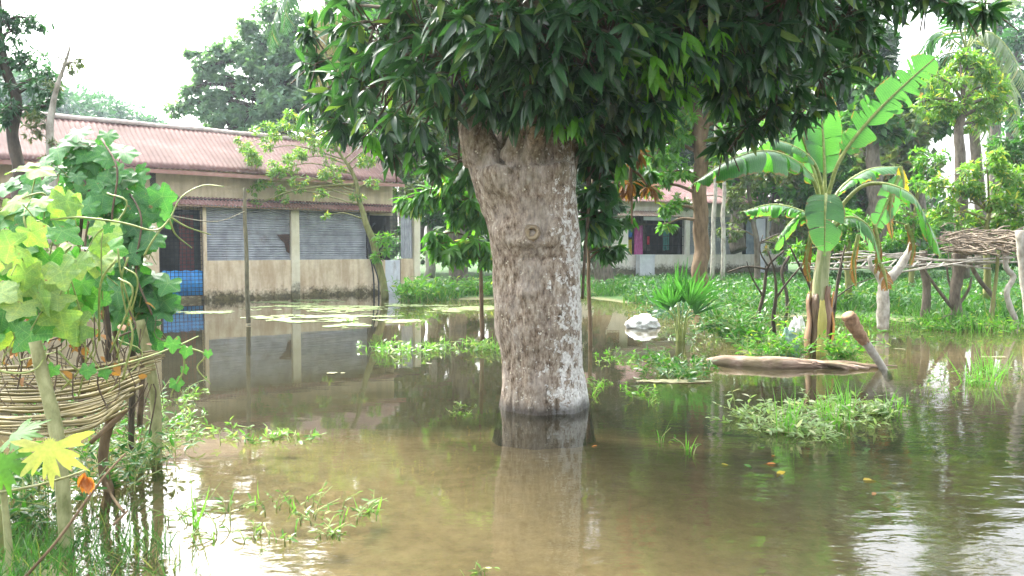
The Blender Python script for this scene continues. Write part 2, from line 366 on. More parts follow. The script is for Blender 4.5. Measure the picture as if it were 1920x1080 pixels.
def rdir(n): v = rng.normal(size=(n, 3)); return v / np.linalg.norm(v, axis=1, keepdims=True)
def leaves_at(mb, T, pos, Y, size, up=(0, 0, 1), jit=.5, smin=.65, smax=1.2):
    n = len(pos); Z = np.tile(np.array(up, float), (n, 1)) + rng.normal(size=(n, 3)) * jit
    mb.inst(T[0], T[1], pos, Y, Z, size * rng.uniform(smin, smax, n))
def whorls(mb, centres, outs, T, nl, size, tilt=.9, droop=.5, twig=None, stem=.25, **k):
    """rosettes of leaves radiating from twig ends and hanging a little"""
    n = len(centres)
    if n == 0: return
    D = outs / (np.linalg.norm(outs, axis=1, keepdims=True) + 1e-9)
    a0 = rng.uniform(0, 6.28, n); pos = []; Y = []
    A = np.cross(D, [0, 0, 1.0]) + 1e-3; A /= np.linalg.norm(A, axis=1, keepdims=True); B = np.cross(D, A)
    for i in range(nl):
        a = a0 + i * 2.4 + rng.normal(size=n) * .25; tl = tilt * rng.uniform(.5, 1.25, n)
        y = D * np.cos(tl)[:, None] + (A * np.cos(a)[:, None] + B * np.sin(a)[:, None]) * np.sin(tl)[:, None]
        y[:, 2] -= droop * rng.uniform(.4, 1.5, n)
        pos.append(centres - D * (rng.uniform(0, stem, n) * size)[:, None]); Y.append(y)
    leaves_at(mb, T, np.concatenate(pos), np.concatenate(Y), size, **k)
    if twig is not None:
        for c, d in zip(centres, D):
            c = Vector(c); d = Vector(d); twig.tube([c - d * size * 1.6 - Vector((0, 0, size * .3)), c - d * size * .7, c], [size * .035, size * .03, size * .02], 4, cap=False)
def blob_points(c, r, n, shell=.55):
    c = np.array(c); r = np.array(r if hasattr(r, '__len__') else (r, r, r), float)
    d = rdir(n); q = rng.uniform(shell ** 3, 1, n) ** (1 / 3)
    return c + d * q[:, None] * r, d

# ================================================================== MANGO TREE
MY = 6.8
prof = [(790, 944, 1097), (765, 944, 1096), (735, 943, 1096), (700, 942, 1095), (660, 938, 1094), (620, 930, 1093), (580, 926, 1092), (540, 925, 1092), (500, 924, 1090),
        (475, 922, 1089), (450, 920, 1087), (430, 919, 1084), (400, 914, 1081), (370, 903, 1081), (340, 890, 1082), (318, 886, 1083)]
tl = G(1020, 765); mango = thing('mango_tree', 'massive mango tree with lichen patched grey trunk and dark crown, standing in the flood water', 'tree', (tl.x, MY, 0))
mb = MB()
rings = []
for py, a, b in prof:
    pa, pb = W(a, py, MY), W(b, py, MY); c = (pa + pb) / 2; rings.append((c, (pb.x - pa.x) / 2))
cp = [r[0] for r in rings]; rr = [r[1] for r in rings]
cp[0] = cp[1] - Vector((0, 0, .5)); rr[0] *= 1.08
mb.tube(cp, rr, 28)
def limb(pts, radii, seg=14): mb.tube(crom([W(*p) for p in pts], 6), radii, seg)
limb([(945, 370, 6.8), (912, 300, 6.78), (890, 245, 6.74), (898, 188, 6.72)], [.22, .17, .125, .045])
limb([(1000, 350, 6.8), (1010, 290, 6.8), (1012, 235, 6.82), (1015, 200, 6.85)], [.36, .28, .24, .2])
limb([(1040, 340, 6.8), (1052, 280, 6.8), (1064, 215, 6.85)], [.2, .18, .14])
limb([(900, 300, 6.8), (878, 250, 6.85), (868, 180, 7.0), (840, 90, 7.3), (790, -40, 7.6), (700, -260, 7.8)], [.16, .08, .06, .055, .05, .04])
limb([(955, 330, 6.9), (975, 250, 6.95), (985, 150, 7.1), (960, 0, 7.3), (920, -250, 7.5), (900, -520, 7.4)], [.25, .21, .18, .16, .13, .06])
limb([(1010, 330, 6.8), (1022, 240, 6.8), (1045, 120, 6.9), (1120, -60, 6.9), (1200, -350, 6.6), (1220, -600, 6.4)], [.27, .23, .2, .17, .13, .06])
limb([(1030, 320, 6.85), (1058, 240, 6.9), (1110, 140, 7.2), (1230, 50, 7.6), (1400, -60, 8.0), (1560, -160, 8.4)], [.22, .17, .13, .11, .08, .05])
limb([(980, 300, 6.6), (1000, 200, 6.3), (1010, 60, 5.9), (980, -150, 5.4), (960, -400, 5.0)], [.2, .15, .12, .1, .05])
trunk = mb.build('trunk', None, mango)
rm = trunk.modifiers.new('r', 'REMESH'); rm.mode = 'VOXEL'; rm.voxel_size = .02
sm = trunk.modifiers.new('s', 'SMOOTH'); sm.iterations = 6
dg = bpy.context.evaluated_depsgraph_get(); dg.update()
me = bpy.data.meshes.new_from_object(trunk.evaluated_get(dg)); trunk.modifiers.clear(); trunk.data = me; me.name = 'trunk'
no = np.empty(len(me.vertices) * 3, np.float32); co = np.empty_like(no)
me.vertices.foreach_get('co', co); co = co.reshape(-1, 3)
me.vertices.foreach_get('normal', no); no = no.reshape(-1, 3)
base = np.array(mango.location); wc = co + base
def bump_at(px, py, rad_x, rad_z, amp):
    p = np.array(W(px, py, MY)); d = ((wc[:, 0] - p[0]) / rad_x) ** 2 + ((wc[:, 2] - p[2]) / rad_z) ** 2
    return amp * np.exp(-d) * (wc[:, 1] < MY)
h = bump_at(1035, 428, .085, .09, .05) + bump_at(948, 435, .1, .1, .04) + bump_at(995, 455, .2, .045, .045) + bump_at(985, 545, .07, .05, .025) \
  + bump_at(995, 440, .06, .06, .05) - bump_at(968, 270, .07, .3, .12) + bump_at(930, 320, .1, .3, .03) - bump_at(1005, 482, .25, .02, .02) + bump_at(1050, 300, .07, .3, .03)
ang = np.arctan2(wc[:, 1] - MY, wc[:, 0] - tl.x)
for i in range(len(wc)):
    p = wc[i]; q = Vector((p[0] * 9, p[1] * 9, p[2] * 1.6))
    h[i] += .03 * mn.noise(q) + .014 * mn.noise(Vector((p[0] * 24, p[1] * 24, p[2] * 5))) + .02 * mn.noise(Vector(p) * 2.2)
    if p[2] < .35: h[i] += (.35 - p[2]) * .10 * (1 + mn.noise(Vector((math.cos(ang[i]) * 2, math.sin(ang[i]) * 2, 0))))
co += no * h[:, None]; me.vertices.foreach_set('co', co.ravel()); me.update()
me.polygons.foreach_set('use_smooth', np.ones(len(me.polygons), bool))
m, t = mat('lichen_mango_bark')
sp = t.sep()
fis = t.noise(30, 7, .72, stretch=(1, 1, .42)); fis2 = t.noise(80, 4, .6, stretch=(1, 1, .5)); big = t.noise(3.5, 4, .6)
col = t.ramp(fis, [(.36, (.05, .033, .02)), (.44, (.19, .14, .1)), (.54, (.33, .27, .205)), (.66, (.52, .46, .38))])
col = t.mix(t.ramp(t.noise(7, 6, .7, stretch=(1, 1, .5)), [(.52, 0), (.62, .55)]), col, t.mix(.4, (.07, .048, .03), col))
col = t.mix(t.ramp(big, [(.48, 0), (.62, .8)]), col, t.mix(.5, col, (.42, .38, .33)))
# brown bare patches, moss near the fork and small white and pale green lichen spots
moss = t.math('MULTIPLY', t.ramp(t.noise(5, 4, .6), [(.42, 0), (.58, 1)]), t.maprange(sp[2], 1.7, 2.6, .15, .85), clamp=True)
col = t.mix(t.math('MULTIPLY', moss, .7), col, (.09, .085, .02))
side = t.maprange(sp[0], tl.x - .1, tl.x + .38, -.07, .165)
lich = t.math('ADD', t.noise(15, 6, .74, stretch=(1, 1, .85)), side)
lich = t.math('ADD', lich, t.maprange(sp[2], .1, 2.2, .025, -.045))
lf = t.ramp(lich, [(.572, 0), (.6, 1)])
col = t.mix(t.math('MULTIPLY', lf, .92), col, t.ramp(t.noise(40, 3), [(.35, (.45, .43, .38)), (.6, (.78, .77, .72))]))
v = t.n('ShaderNodeTexVoronoi'); v.inputs['Scale'].default_value = 24; t.l(t.pos(), v.inputs['Vector'])
spots = t.math('MULTIPLY', t.ramp(v.outputs['Distance'], [(.16, 1), (.22, 0)]), t.ramp(t.noise(6, 2), [(.5, 0), (.56, 1)]))
col = t.mix(t.math('MULTIPLY', spots, .8), col, (.62, .58, .45))
wet = t.maprange(t.math('ADD', sp[2], t.math('MULTIPLY', big, .12)), .09, .17, 1, 0)
wv = t.math('MAXIMUM', t.math('MINIMUM', wet, 1.0), 0.0)
col = t.mix(t.math('MULTIPLY', wv, .8), col, (.018, .015, .01))
hh = t.math('ADD', fis, t.math('MULTIPLY', fis2, .4))
t.finish(col, t.maprange(wv, 0, 1, .9, .35), bump=hh, bstr=.9, bdist=.026, spec=.3); M['mango_bark'] = m
trunk.data.materials.clear(); trunk.data.materials.append(m)
# pruning scar: pale collar ring with a dark hollow
mb = MB(); c = W(995, 438, MY); yy = MY - .405
ringp = []
for k in range(25):
    a = 2 * math.pi * k / 24; ringp.append((c.x + .046 * math.cos(a) * (1 + .2 * math.sin(3*a+1)), yy - .034 + .01 * math.sin(2*a), c.z + .056 * math.sin(a) * (1 + .12 * math.cos(2*a))))
mb.tube(ringp, .02, 10, cap=False, jit=.35)
kd = [(c.x + .05 * math.cos(2*math.pi*k/16), yy - .03, c.z + .055 * math.sin(2*math.pi*k/16)) for k in range(16)]
mb.add(kd + [(c.x, yy + .0, c.z)], [(k, (k+1) % 16, 16) for k in range(16)])
m, t = mat('pruning_scar_wood'); spd = t.sep()
dd = t.math('POWER', t.math('ADD', t.math('POWER', t.math('MULTIPLY', t.math('SUBTRACT', spd[0], c.x), 14), 2), t.math('POWER', t.math('MULTIPLY', t.math('SUBTRACT', spd[2], c.z), 14), 2)), .5)
t.finish(t.ramp(t.math('ADD', dd, t.math('MULTIPLY', t.noise(40, 4), .5)), [(.35, (.03, .02, .01)), (.62, (.27, .2, .11)), (.95, (.3, .25, .17)), (1, (.18, .14, .09))]), .9, bump=t.noise(70, 4), bstr=.5, bdist=.01)
mb.build('pruning_scar', m, mango)
# crown: blobs (px, py, distance, radius m)
CB = [(665, 60, 7.6, .4), (635, 10, 8.2, .25), (700, 40, 7.0, .55), (640, 140, 7.8, .42), (720, 150, 7.2, .5), (800, 60, 6.6, .5), (790, 170, 6.6, .42), (700, 235, 7.8, .36), (620, 190, 8.4, .3),
      (785, 255, 7.6, .26), (735, 285, 8.0, .12), (840, 230, 7.6, .25), (850, 130, 6.3, .4), (860, 300, 8.2, .3), (900, 50, 6.0, .45), (930, 130, 6.2, .28), (990, 40, 5.7, .42), (1000, 120, 6.0, .33),
      (1070, 70, 5.8, .45), (1060, 160, 6.1, .26), (1140, 60, 5.9, .5), (1130, 160, 6.2, .36), (1200, 60, 6.4, .5), (1200, 150, 6.4, .42), (1140, 235, 6.6, .26), (1200, 215, 6.7, .27),
      (1280, 40, 6.2, .42), (1370, 40, 6.4, .5), (1390, 130, 7.0, .38), (1370, 195, 7.8, .2), (1450, 60, 6.8, .5), (1460, 150, 7.6, .34), (1540, 50, 7.4, .45), (1545, 140, 8.0, .3), (1600, 10, 7.6, .42), (1620, 90, 8.2, .3),
      (1130, 300, 7.0, .2), (1120, 360, 7.1, .17), (1115, 410, 7.1, .15), (1145, 270, 7.2, .22), (1680, -10, 7.8, .22), (1480, -10, 6.2, .5), (1090, 290, 7.2, .12),
      (592, 120, 8.2, .12), (600, 175, 8.4, .14), (645, 235, 8.3, .15), (580, 60, 8.4, .12), (820, 310, 8.2, .12), (975, 200, 6.35, .13), (1035, 185, 6.2, .15), (930, 185, 6.4, .1), (1070, 205, 6.2, .13),  (1400, 240, 7.8, .16), (1440, 215, 7.8, .15), (1500, 205, 8.2, .16), (1360, 260, 8, .12),  (1740, -5, 7.6, .1), (1795, 10, 7.4, .07), (1850, 20, 7.4, .06), (1530, 185, 8.6, .12)]
for k in range(95):      # the crown above the frame
    a = rng.uniform(0, 6.28); r_ = rng.uniform(0, 1) ** .6; el = rng.uniform(0, 1)
    x = .9 + math.cos(a) * r_ * 2.25; y = 7.3 + math.sin(a) * r_ * 3.3; z = 3.75 + el * 3.8 * math.sqrt(max(0, 1 - r_ ** 2)) + rng.uniform(-.1, .3)
    CB.append((x, y, z, .62, 'w'))
mb = MB(); tw = MB(); yg = MB()
for b in CB:
    c = Vector(b[:3]) if len(b) == 5 else W(b[0], b[1], b[2]); r_ = b[3]
    n = int((190 if 870 < b[0] < 1400 else 120 if b[0] > 1400 else 62) * r_ ** 2 + 6) if len(b) == 4 else 46
    p, d = blob_points(c, (r_, r_, r_ * .85), n, .35)
    d = d + np.array([0, -.25, -.15]); 
    whorls(mb, p, d, T_MANGO, 9, .225, tilt=1.25, droop=.5, twig=tw if len(b) == 4 else None, jit=.5, smin=.4, smax=1.25)
mb.build('crown', M['mango'], mango)
# twigs and boughs that carry the leaf clusters
forks = [W(868, 180, 7.0), W(960, 0, 7.3), W(1045, 120, 6.9), W(1230, 50, 7.6), W(1400, -60, 8.0), W(1000, 100, 6.0), W(840, 90, 7.3), W(1120, -60, 6.9)]
for b in CB[:45]:
    c = W(b[0], b[1], b[2]); f = min(forks, key=lambda q: (q - c).length)
    mid = (c + f) / 2 + Vector((0, 0, .15)); tw.tube(crom([f, mid, c], 5), [.035, .02, .01], 6)
tw.tube(crom([W(1105, 250, 7.0), W(1104, 330, 7.0), W(1103, 400, 7.0), W(1097, 470, 7.0), W(1092, 560, 7.05)], 5), [.022, .016, .012], 6)
tw.build('twigs', M['twig'], mango)
for (px, py, Y, n) in [(1190, 112, 5.9, 3), (1320, 62, 6.0, 2), (1262, 90, 5.9, 2), (1210, 130, 5.9, 2), (1055, 215, 6.2, 1), (870, 125, 6.2, 1), (1235, 165, 6.3, 2), (1300, 100, 6.1, 2), (765, 290, 7.3, 1), (1265, 60, 5.8, 2), (1340, 110, 6.3, 2), (1225, 190, 6.4, 2), (1290, 180, 6.7, 2), (1380, 170, 7.2, 2), (700, 250, 7.3, 1), (680, 130, 7.2, 2), (1080, 225, 6.1, 1), (1200, 75, 5.9, 1), (1440, 120, 7, 2), (1165, 300, 6.8, 1)]:
    p, d = blob_points(W(px, py, Y), .07 * n, n + 1); d = d * .3 + np.array([0, -.5, -.6]); whorls(yg, p, d, T_MANGO, 6, .2, tilt=.8, droop=.8, jit=.4)
yg.build('young_leaves', M['mango_young'], mango)['label'] = 'fresh light green mango leaves'
# ================================================================== BUILDINGS
class Frame:
    """wall coordinates: t along the wall, o out of it towards the camera, z up"""
    def __init__(s, A, u): s.A = Vector((A[0], A[1], 0)); s.u = Vector((u[0], u[1], 0)).normalized(); s.n = Vector((s.u.y, -s.u.x, 0))
    def P(s, t, o, z): p = s.A + s.u * t + s.n * o; return Vector((p.x, p.y, z))
    def t(s, px, o=0):
        d = ray(px, 465); rx = d.x / d.y
        return (rx * (s.A.y + s.n.y * o) - s.A.x - s.n.x * o) / (s.u.x - rx * s.u.y)
    def z(s, py, t, o=0):
        y = s.P(t, o, 0).y; d = ray(960, py); return CAM.z + d.z / d.y * y
    def box(s, mb, t0, t1, o0, o1, z0, z1): mb.box(s.P(t0, o0, z0), s.u * (t1 - t0), s.n * (o1 - o0), (0, 0, z1 - z0))
def corr(mb, fr, t0, t1, z0, z1, o, pitch=.076, amp=.012, along='z', skew=0.0):
    """corrugated sheet on the wall; ridges run along 'z' (vertical) or 't' (horizontal)"""
    th = .002
    if along == 't':
        n = int((z1 - z0) / pitch * 8); V = []
        for i in range(n + 1):
            z = z0 + (z1 - z0) * i / n; oo = o + amp * math.sin(2 * math.pi * (z - z0) / pitch)
            V += [tuple(fr.P(t0, oo, z)), tuple(fr.P(t1, oo, z + skew))]
    else:
        n = int((t1 - t0) / pitch * 8); V = []
        for i in range(n + 1):
            t_ = t0 + (t1 - t0) * i / n; oo = o + amp * math.sin(2 * math.pi * (t_ - t0) / pitch)
            V += [tuple(fr.P(t_, oo, z0)), tuple(fr.P(t_, oo, z1))]
    mb.add(V, np.array([(2*i, 2*i+1, 2*i+3, 2*i+2) for i in range(n)]))
def roofsheet(mb, fr, t0, t1, oz0, oz1, pitch=.12, amp=.018, sag=.0):
    """corrugated roof slope from eave (o, z) to ridge (o, z)"""
    n = int((t1 - t0) / pitch * 6); K = 7; V = []
    for i in range(n + 1):
        t_ = t0 + (t1 - t0) * i / n; a = amp * math.sin(2 * math.pi * (t_ - t0) / pitch) + sag * mn.noise(Vector((t_ * .5, oz0[0], 3)))
        for k in range(K + 1):
            s_ = k / K; lap = .012 if (k % 3 == 0 and 0 < k < K) else 0
            V.append(tuple(fr.P(t_, oz0[0] + (oz1[0] - oz0[0]) * s_, oz0[1] + (oz1[1] - oz0[1]) * s_ + a + lap + sag * .6 * mn.noise(Vector((t_ * 1.1, s_ * 3, 7))))))
    idx = np.arange((n + 1) * (K + 1)).reshape(n + 1, K + 1)
    mb.add(V, np.stack([idx[:-1, :-1], idx[1:, :-1], idx[1:, 1:], idx[:-1, 1:]], -1).reshape(-1, 4))
def solid(o, th=.004):
    m_ = o.modifiers.new('solid', 'SOLIDIFY'); m_.thickness = th; m_.offset = 0; return o
# painted plaster with rain stains and a moss line by the water
def plaster(name, c1, c2, stain, moss_z=None, samt=.6):
    m, t = mat(name); sp = t.sep(); n1 = t.noise(2.2, 5, .6); n2 = t.noise(12, 5, .65)
    streak = t.ramp(t.noise(5, 4, .6, stretch=(1, 1, .16)), [(.42, 0), (.66, 1)])
    col = t.ramp(t.mix(.4, n1, n2), [(.35, c1), (.62, c2)])
    col = t.mix(t.math('MULTIPLY', streak, samt), col, stain)
    if moss_z is not None:
        e = t.math('ADD', sp[2], t.math('MULTIPLY', t.math('SUBTRACT', n2, .5), .5))
        e = t.math('ADD', e, t.math('MULTIPLY', t.math('SUBTRACT', n1, .5), .5))
        f1 = t.maprange(e, moss_z, moss_z + .22, 1, 0)
        f1 = t.math('MINIMUM', t.math('MAXIMUM', f1, 0), 1)
        col = t.mix(t.math('MULTIPLY', f1, .9), col, t.ramp(n2, [(.35, (.025, .022, .01)), (.6, (.1, .09, .03))]))
    t.finish(col, .9, bump=n2, bstr=.35, bdist=.015, spec=.2); return m
M['cream_wall'] = plaster('stained_cream_plaster', (.6, .47, .3), (.78, .67, .48), (.33, .2, .1), .06, .5)
M['cream_upper'] = plaster('cream_upper_plaster', (.58, .47, .3), (.72, .61, .42), (.28, .22, .14), None, .4)
M['pillar'] = plaster('cream_pillar_paint', (.66, .6, .42), (.78, .73, .56), (.4, .32, .2), .18, .25)
M['white_wall'] = plaster('whitewashed_wall', (.68, .64, .56), (.82, .79, .72), (.42, .33, .22), .5, .3)
M['concrete'] = simplemat('grey_concrete', (.2, .19, .17), (.38, .37, .34), 9, rough=.9)
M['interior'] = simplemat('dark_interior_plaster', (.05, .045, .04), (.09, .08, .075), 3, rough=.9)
def roofmat(name, c1, c2, c3):
    m, t = mat(name); n1 = t.noise(.9, 6, .65); n2 = t.noise(7, 5, .6)
    col = t.ramp(n1, [(.33, c1), (.5, c2), (.68, c3)]); col = t.mix(.4, col, t.ramp(n2, [(.3, .6), (.7, 1.25)]), 'MULTIPLY')
    rs_ = t.ramp(t.noise(1.6, 6, .7, stretch=(1.6, 1.6, .5)), [(.54, 0), (.64, .6)]); col = t.mix(rs_, col, (.1, .05, .035))
    t.finish(col, .75, bump=n2, bstr=.2, bdist=.01, spec=.2); return m
M['roof'] = roofmat('faded_red_tin', (.085, .044, .037), (.12, .064, .055), (.165, .095, .083))
M['awning'] = roofmat('dusty_red_tin', (.22, .11, .095), (.29, .16, .14), (.36, .23, .2))
def tinmat(name, c1, c2, ns=3):
    m, t = mat(name); n1 = t.noise(ns, 5, .6); rust = t.ramp(t.noise(2.6, 6, .7, stretch=(1, 1, .5)), [(.6, 0), (.7, 1)])
    col = t.ramp(n1, [(.35, c1), (.65, c2)]); col = t.mix(t.math('MULTIPLY', rust, .45), col, (.17, .1, .06))
    t.finish(col, .5, bump=t.noise(30, 3), bstr=.1, bdist=.005, metal=.35, spec=.5); return m
M['tin'] = tinmat('dull_grey_tin', (.25, .26, .28), (.4, .415, .44))
M['tin_blue'] = tinmat('blue_grey_tin', (.2, .25, .3), (.32, .38, .44))
M['tin_white'] = tinmat('pale_tin', (.55, .57, .62), (.72, .74, .78))
M['black_iron'] = simplemat('black_iron', (.01, .01, .012), (.03, .03, .035), 20, rough=.5)
M['blue_sheet'] = simplemat('blue_plastic_sheet', (.03, .24, .62), (.06, .4, .85), 6, rough=.4, spec=.5)
M['maroon'] = simplemat('maroon_door_paint', (.1, .022, .025), (.17, .045, .045), 5, rough=.6)
M['wood'] = simplemat('weathered_wood', (.12, .08, .05), (.3, .21, .13), 10, rough=.85, stretch=(3, 3, .4))

# ---------------- left building
f1 = Frame((-8.2, 20.7), (.775, .632)); T = f1.t
b1 = thing('tin_roofed_building', 'long cream building with faded red tin roof, closed grey shutters and flooded plinth', 'building', f1.P(2, 0, 0))
tL, tA, tC1, tC2, tD1, tD2, tE1, tE2, tR = T(-420), T(315), T(387), T(545), T(560), T(688), T(752), T(775), T(786)
sill = 1.06; top = 2.62; zt = -.6
mb = MB()
f1.box(mb, tC1, T(700), -.2, 0, zt, sill)                                  # low wall under the shutters
f1.box(mb, T(700), T(722), -.2, .0, zt, sill - .03)
f1.box(mb, tE1, tE2 - .003, -.2, .0, zt + .0, sill)
f1.box(mb, tA - .2, tC1 - .16, -.2, .02, zt, .12)                          # plinth edge below the blue grille
f1.box(mb, tL, tA - .22, -.2, .0, zt, 2.75)                                # wall hidden behind the vines
mb.build('lower_wall', M['cream_wall'], b1, False)
mb = MB()
f1.box(mb, tL, T(737, -.22), -.4, -.22, 2.42, 3.55)
mb.build('upper_wall', M['cream_upper'], b1, False)
mb = MB()
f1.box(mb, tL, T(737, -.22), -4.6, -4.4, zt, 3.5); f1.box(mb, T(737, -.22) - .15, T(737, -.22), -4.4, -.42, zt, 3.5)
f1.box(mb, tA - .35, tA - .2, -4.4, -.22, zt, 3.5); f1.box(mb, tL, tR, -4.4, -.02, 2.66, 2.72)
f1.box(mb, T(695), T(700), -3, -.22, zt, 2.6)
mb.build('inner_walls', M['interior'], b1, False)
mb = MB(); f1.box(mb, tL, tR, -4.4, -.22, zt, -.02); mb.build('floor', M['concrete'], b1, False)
for a, b in ((tC2 - .0, tD1), (tE2, tR)):
    mb = MB(); f1.box(mb, a, b, -.1 if a != tE2 else -.2, .07, zt, 2.62 if a != tE2 else 2.42); mb.build('pillar', M['pillar'], b1, False)
mb = MB(); f1.box(mb, tC1 - .09, tC1, -.2, .05, zt, 2.6); mb.build('corner_post', M['cream_wall'], b1, False)
for a, b, mt in ((tC1, tC2, 'tin'), (tD1, tD2, 'tin')):
    mb = MB()
    for k in range(4):                                                     # four overlapping sheets, one above the other
        z0 = sill + (top - sill) * k / 4; corr(mb, f1, a + .01, b - .01, z0 - .02, z0 + (top - sill) / 4, -.03 - .004 * (k % 2) , .066, .013, 't', skew=.012 * (1 if k % 2 else -1))
    sh = mb.build('shutter', M[mt], b1)
    mb = MB(); f1.box(mb, a, b, -.075, -.01, sill - .012, sill + .03); mb.build('shutter_rail', M['tin'], sh, False)
    if a == tC1:                                                           # rusted hole near the pillar
        mb = MB(); x0, x1 = T(519), T(543)
        mb.add([tuple(f1.P(*q)) for q in [(x0, .0, 1.78), (x1, .0, 1.8), (x1, .0, 1.24), (x1 - .1, .0, 1.3), (x0 + .22, .0, 1.55), (x0 + .1, .0, 1.66)]], [(0, 1, 2, 3, 4, 5)])
        mb.build('rusted_hole', simplemat('rust_and_dark_gap', (.02, .016, .014), (.1, .05, .03), 14), sh, False)['label'] = 'dark rusted hole torn in the shutter'
mb = MB(); corr(mb, f1, tE1 + .01, tE2 - .01, sill + .01, 2.44, -.03, .09, .014, 'z'); mb.build('narrow_shutter', M['tin'], b1)
# open doorway on the right, pale panel below a grille
mb = MB(); f1.box(mb, T(722), tE1 - .01, -.1, -.05, -.05, sill - .04); mb.build('lower_door_panel', M['tin_white'], b1, False)
def grille(name, t0, t1, z0, z1, o, dt, dz, r=.007, parent=None, mt='black_iron'):
    mb = MB(); n = max(2, int((t1 - t0) / dt)); k = max(2, int((z1 - z0) / dz))
    for i in range(n + 1): t_ = t0 + (t1 - t0) * i / n; mb.tube([f1.P(t_, o, z0), f1.P(t_, o, z1)], r, 4, False)
    for i in range(k + 1): z_ = z0 + (z1 - z0) * i / k; mb.tube([f1.P(t0, o + .01, z_), f1.P(t1, o + .01, z_)], r, 4, False)
    return mb.build(name, M[mt], parent)
grille('doorway_grille', T(722), tE1 - .01, sill - .02, 2.4, -.07, .1, .12, parent=b1)
mb = MB(); f1.box(mb, T(733), tE1, -1.6, -1.55, -.02, 2.3); mb.build('inner_door', simplemat('red_brown_door', (.1, .03, .02), (.2, .07, .04), 6), b1, False)
g = grille('window_grille', tA - .15, tC1 - .1, .14, 2.6, -.03, .1, .1, parent=b1)
mb = MB(); V = []; n = 40                                                  # blue sheet tied inside the grille, its top edge uneven
for i in range(n + 1):
    t_ = tA - .15 + (tC1 - .1 - tA + .15) * i / n; V += [tuple(f1.P(t_, -.07 + .012 * math.sin(i), .14)), tuple(f1.P(t_, -.07 + .015 * math.sin(i * 1.3), .80 + .012 * math.sin(i * .6)))]
mb.add(V, np.array([(2*i, 2*i+2, 2*i+3, 2*i+1) for i in range(n)])); solid(mb.build('blue_sheet', M['blue_sheet'], b1), .003)
mb = MB(); f1.box(mb, T(352), tC1 - .1, -.75, -.7, -.02, 2.3); mb.build('maroon_door', M['maroon'], b1, False)
# eyebrow awning
mb = MB(); roofsheet(mb, f1, tL, T(738), (.34, 2.53), (-.2, 2.76), .1, .018); solid(mb.build('awning', M['awning'], b1))
mb = MB()
for k in range(9): t_ = T(300) + k * .95; mb.tube([f1.P(t_, -.1, 2.5), f1.P(t_, .32, 2.51)], .018, 5)
mb.tube([f1.P(tL, .3, 2.49), f1.P(T(736), .3, 2.49)], .022, 5); mb.build('awning_battens', M['wood'], b1)
# roof
EO, EZ = .35, 3.42; tRE = T(760, EO); RO, RZ = -1.9, 4.78
mb = MB(); roofsheet(mb, f1, tL - 2, tRE, (EO, EZ), (RO, RZ), .13, .014, .04); roofsheet(mb, f1, tL - 2, tRE, (-4.9, 3.1), (RO - .01, RZ), .13, .02, .03)
rf = solid(mb.build('roof', M['roof'], b1), .005)
mb = MB(); rp = []
for k in range(60):
    t_ = tL - 2 + (tRE - tL + 2.03) * k / 59; rp.append(f1.P(t_, RO, RZ + .03 + .02 * mn.noise(Vector((t_, 0, 0)))))
mb.tube(rp, .07, 8); mb.build('ridge_cap', simplemat('weathered_ridge_tin', (.35, .28, .25), (.6, .52, .47), 5), rf)
mb = MB(); f1.box(mb, tL, T(737, -.22) - .15, -4.3, -.45, 3.35, 3.4)
mb.add([tuple(f1.P(T(737, -.22) - .02, a, b)) for a, b in ((-.25, 3.5), (-4.45, 3.3), (RO, 4.68))], [(0, 1, 2)]); mb.build('gable', M['cream_upper'], b1, False)
mb = MB(); f1.box(mb, tL, tRE, EO - .03, EO - .005, EZ - .13, EZ - .03); mb.build('eave_board', simplemat('dusty_red_eave_board', (.3, .15, .12), (.42, .25, .2), 5), b1, False)
# black hoses hanging by the doorway
for k, (dx, dz) in enumerate([(0, 0), (.1, .05)]):
    mb = MB(); t0 = T(690) + dx * .6
    pts = [f1.P(t0 + .15, .05, 2.1 + dz), f1.P(t0 + .02, .1, 2.02 + dz), f1.P(t0 - .07, .12, 1.7), f1.P(t0 - .04, .13, 1.3), f1.P(t0 + .05, .14, .9), f1.P(t0 + .1 + dx, .16, .4), f1.P(t0 + .08 + dx, .2, -.3)]
    mb.tube(crom(pts, 6), .025, 8); o = recenter(mb.build('hanging_hose', M['black_iron'])); tag(o, ['black hose hanging by the dark doorway, the one nearer the grey shutter', 'black hose hanging by the dark doorway, the one nearer the leaning tree'][k], 'hose', group='hoses by the doorway')

# ---------------- right building, far behind the mango trunk
f2 = Frame((2.9, 31.5), (.93, .37)); T2 = f2.t; f1_, f1 = f1, f2
b2 = thing('whitewashed_building', 'distant white building with faded red roof seen to the right of the mango trunk', 'building', f2.P(4, 0, .3))
s2 = 1.12; z0 = .0; e0, e1 = T2(1040), T2(1475)
q = dict(w0=T2(1178), w1=T2(1284), p1=T2(1292), a=T2(1290), b=T2(1382), p2=T2(1390), c=T2(1400), d=T2(1428))
mb = MB()
wa, wb = T2(1139), T2(1162)
f2.box(mb, e0, wa, -.2, 0, z0, 2.75); f2.box(mb, wb, q['w0'], -.2, 0, z0, 2.75); f2.box(mb, wa, wb, -.2, 0, z0, 2.05); f2.box(mb, wa, wb, -.2, 0, 2.55, 2.75)
f2.box(mb, q['w0'], e1, -.2, 0, z0, s2); f2.box(mb, e0, e1, -.2, -.02, 2.752, 3.4)
mb.build('front_wall', M['white_wall'], b2, False)
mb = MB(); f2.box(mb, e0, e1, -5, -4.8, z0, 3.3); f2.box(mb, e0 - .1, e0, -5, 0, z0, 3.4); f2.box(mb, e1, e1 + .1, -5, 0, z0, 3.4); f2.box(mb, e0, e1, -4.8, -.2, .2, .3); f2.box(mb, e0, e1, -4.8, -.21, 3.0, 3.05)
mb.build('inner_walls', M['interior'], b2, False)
mb = MB()
for k in range(4): zz = 2.09 + k * .13; f2.box(mb, wa, wb, -.1, -.05, zz, zz + .03)
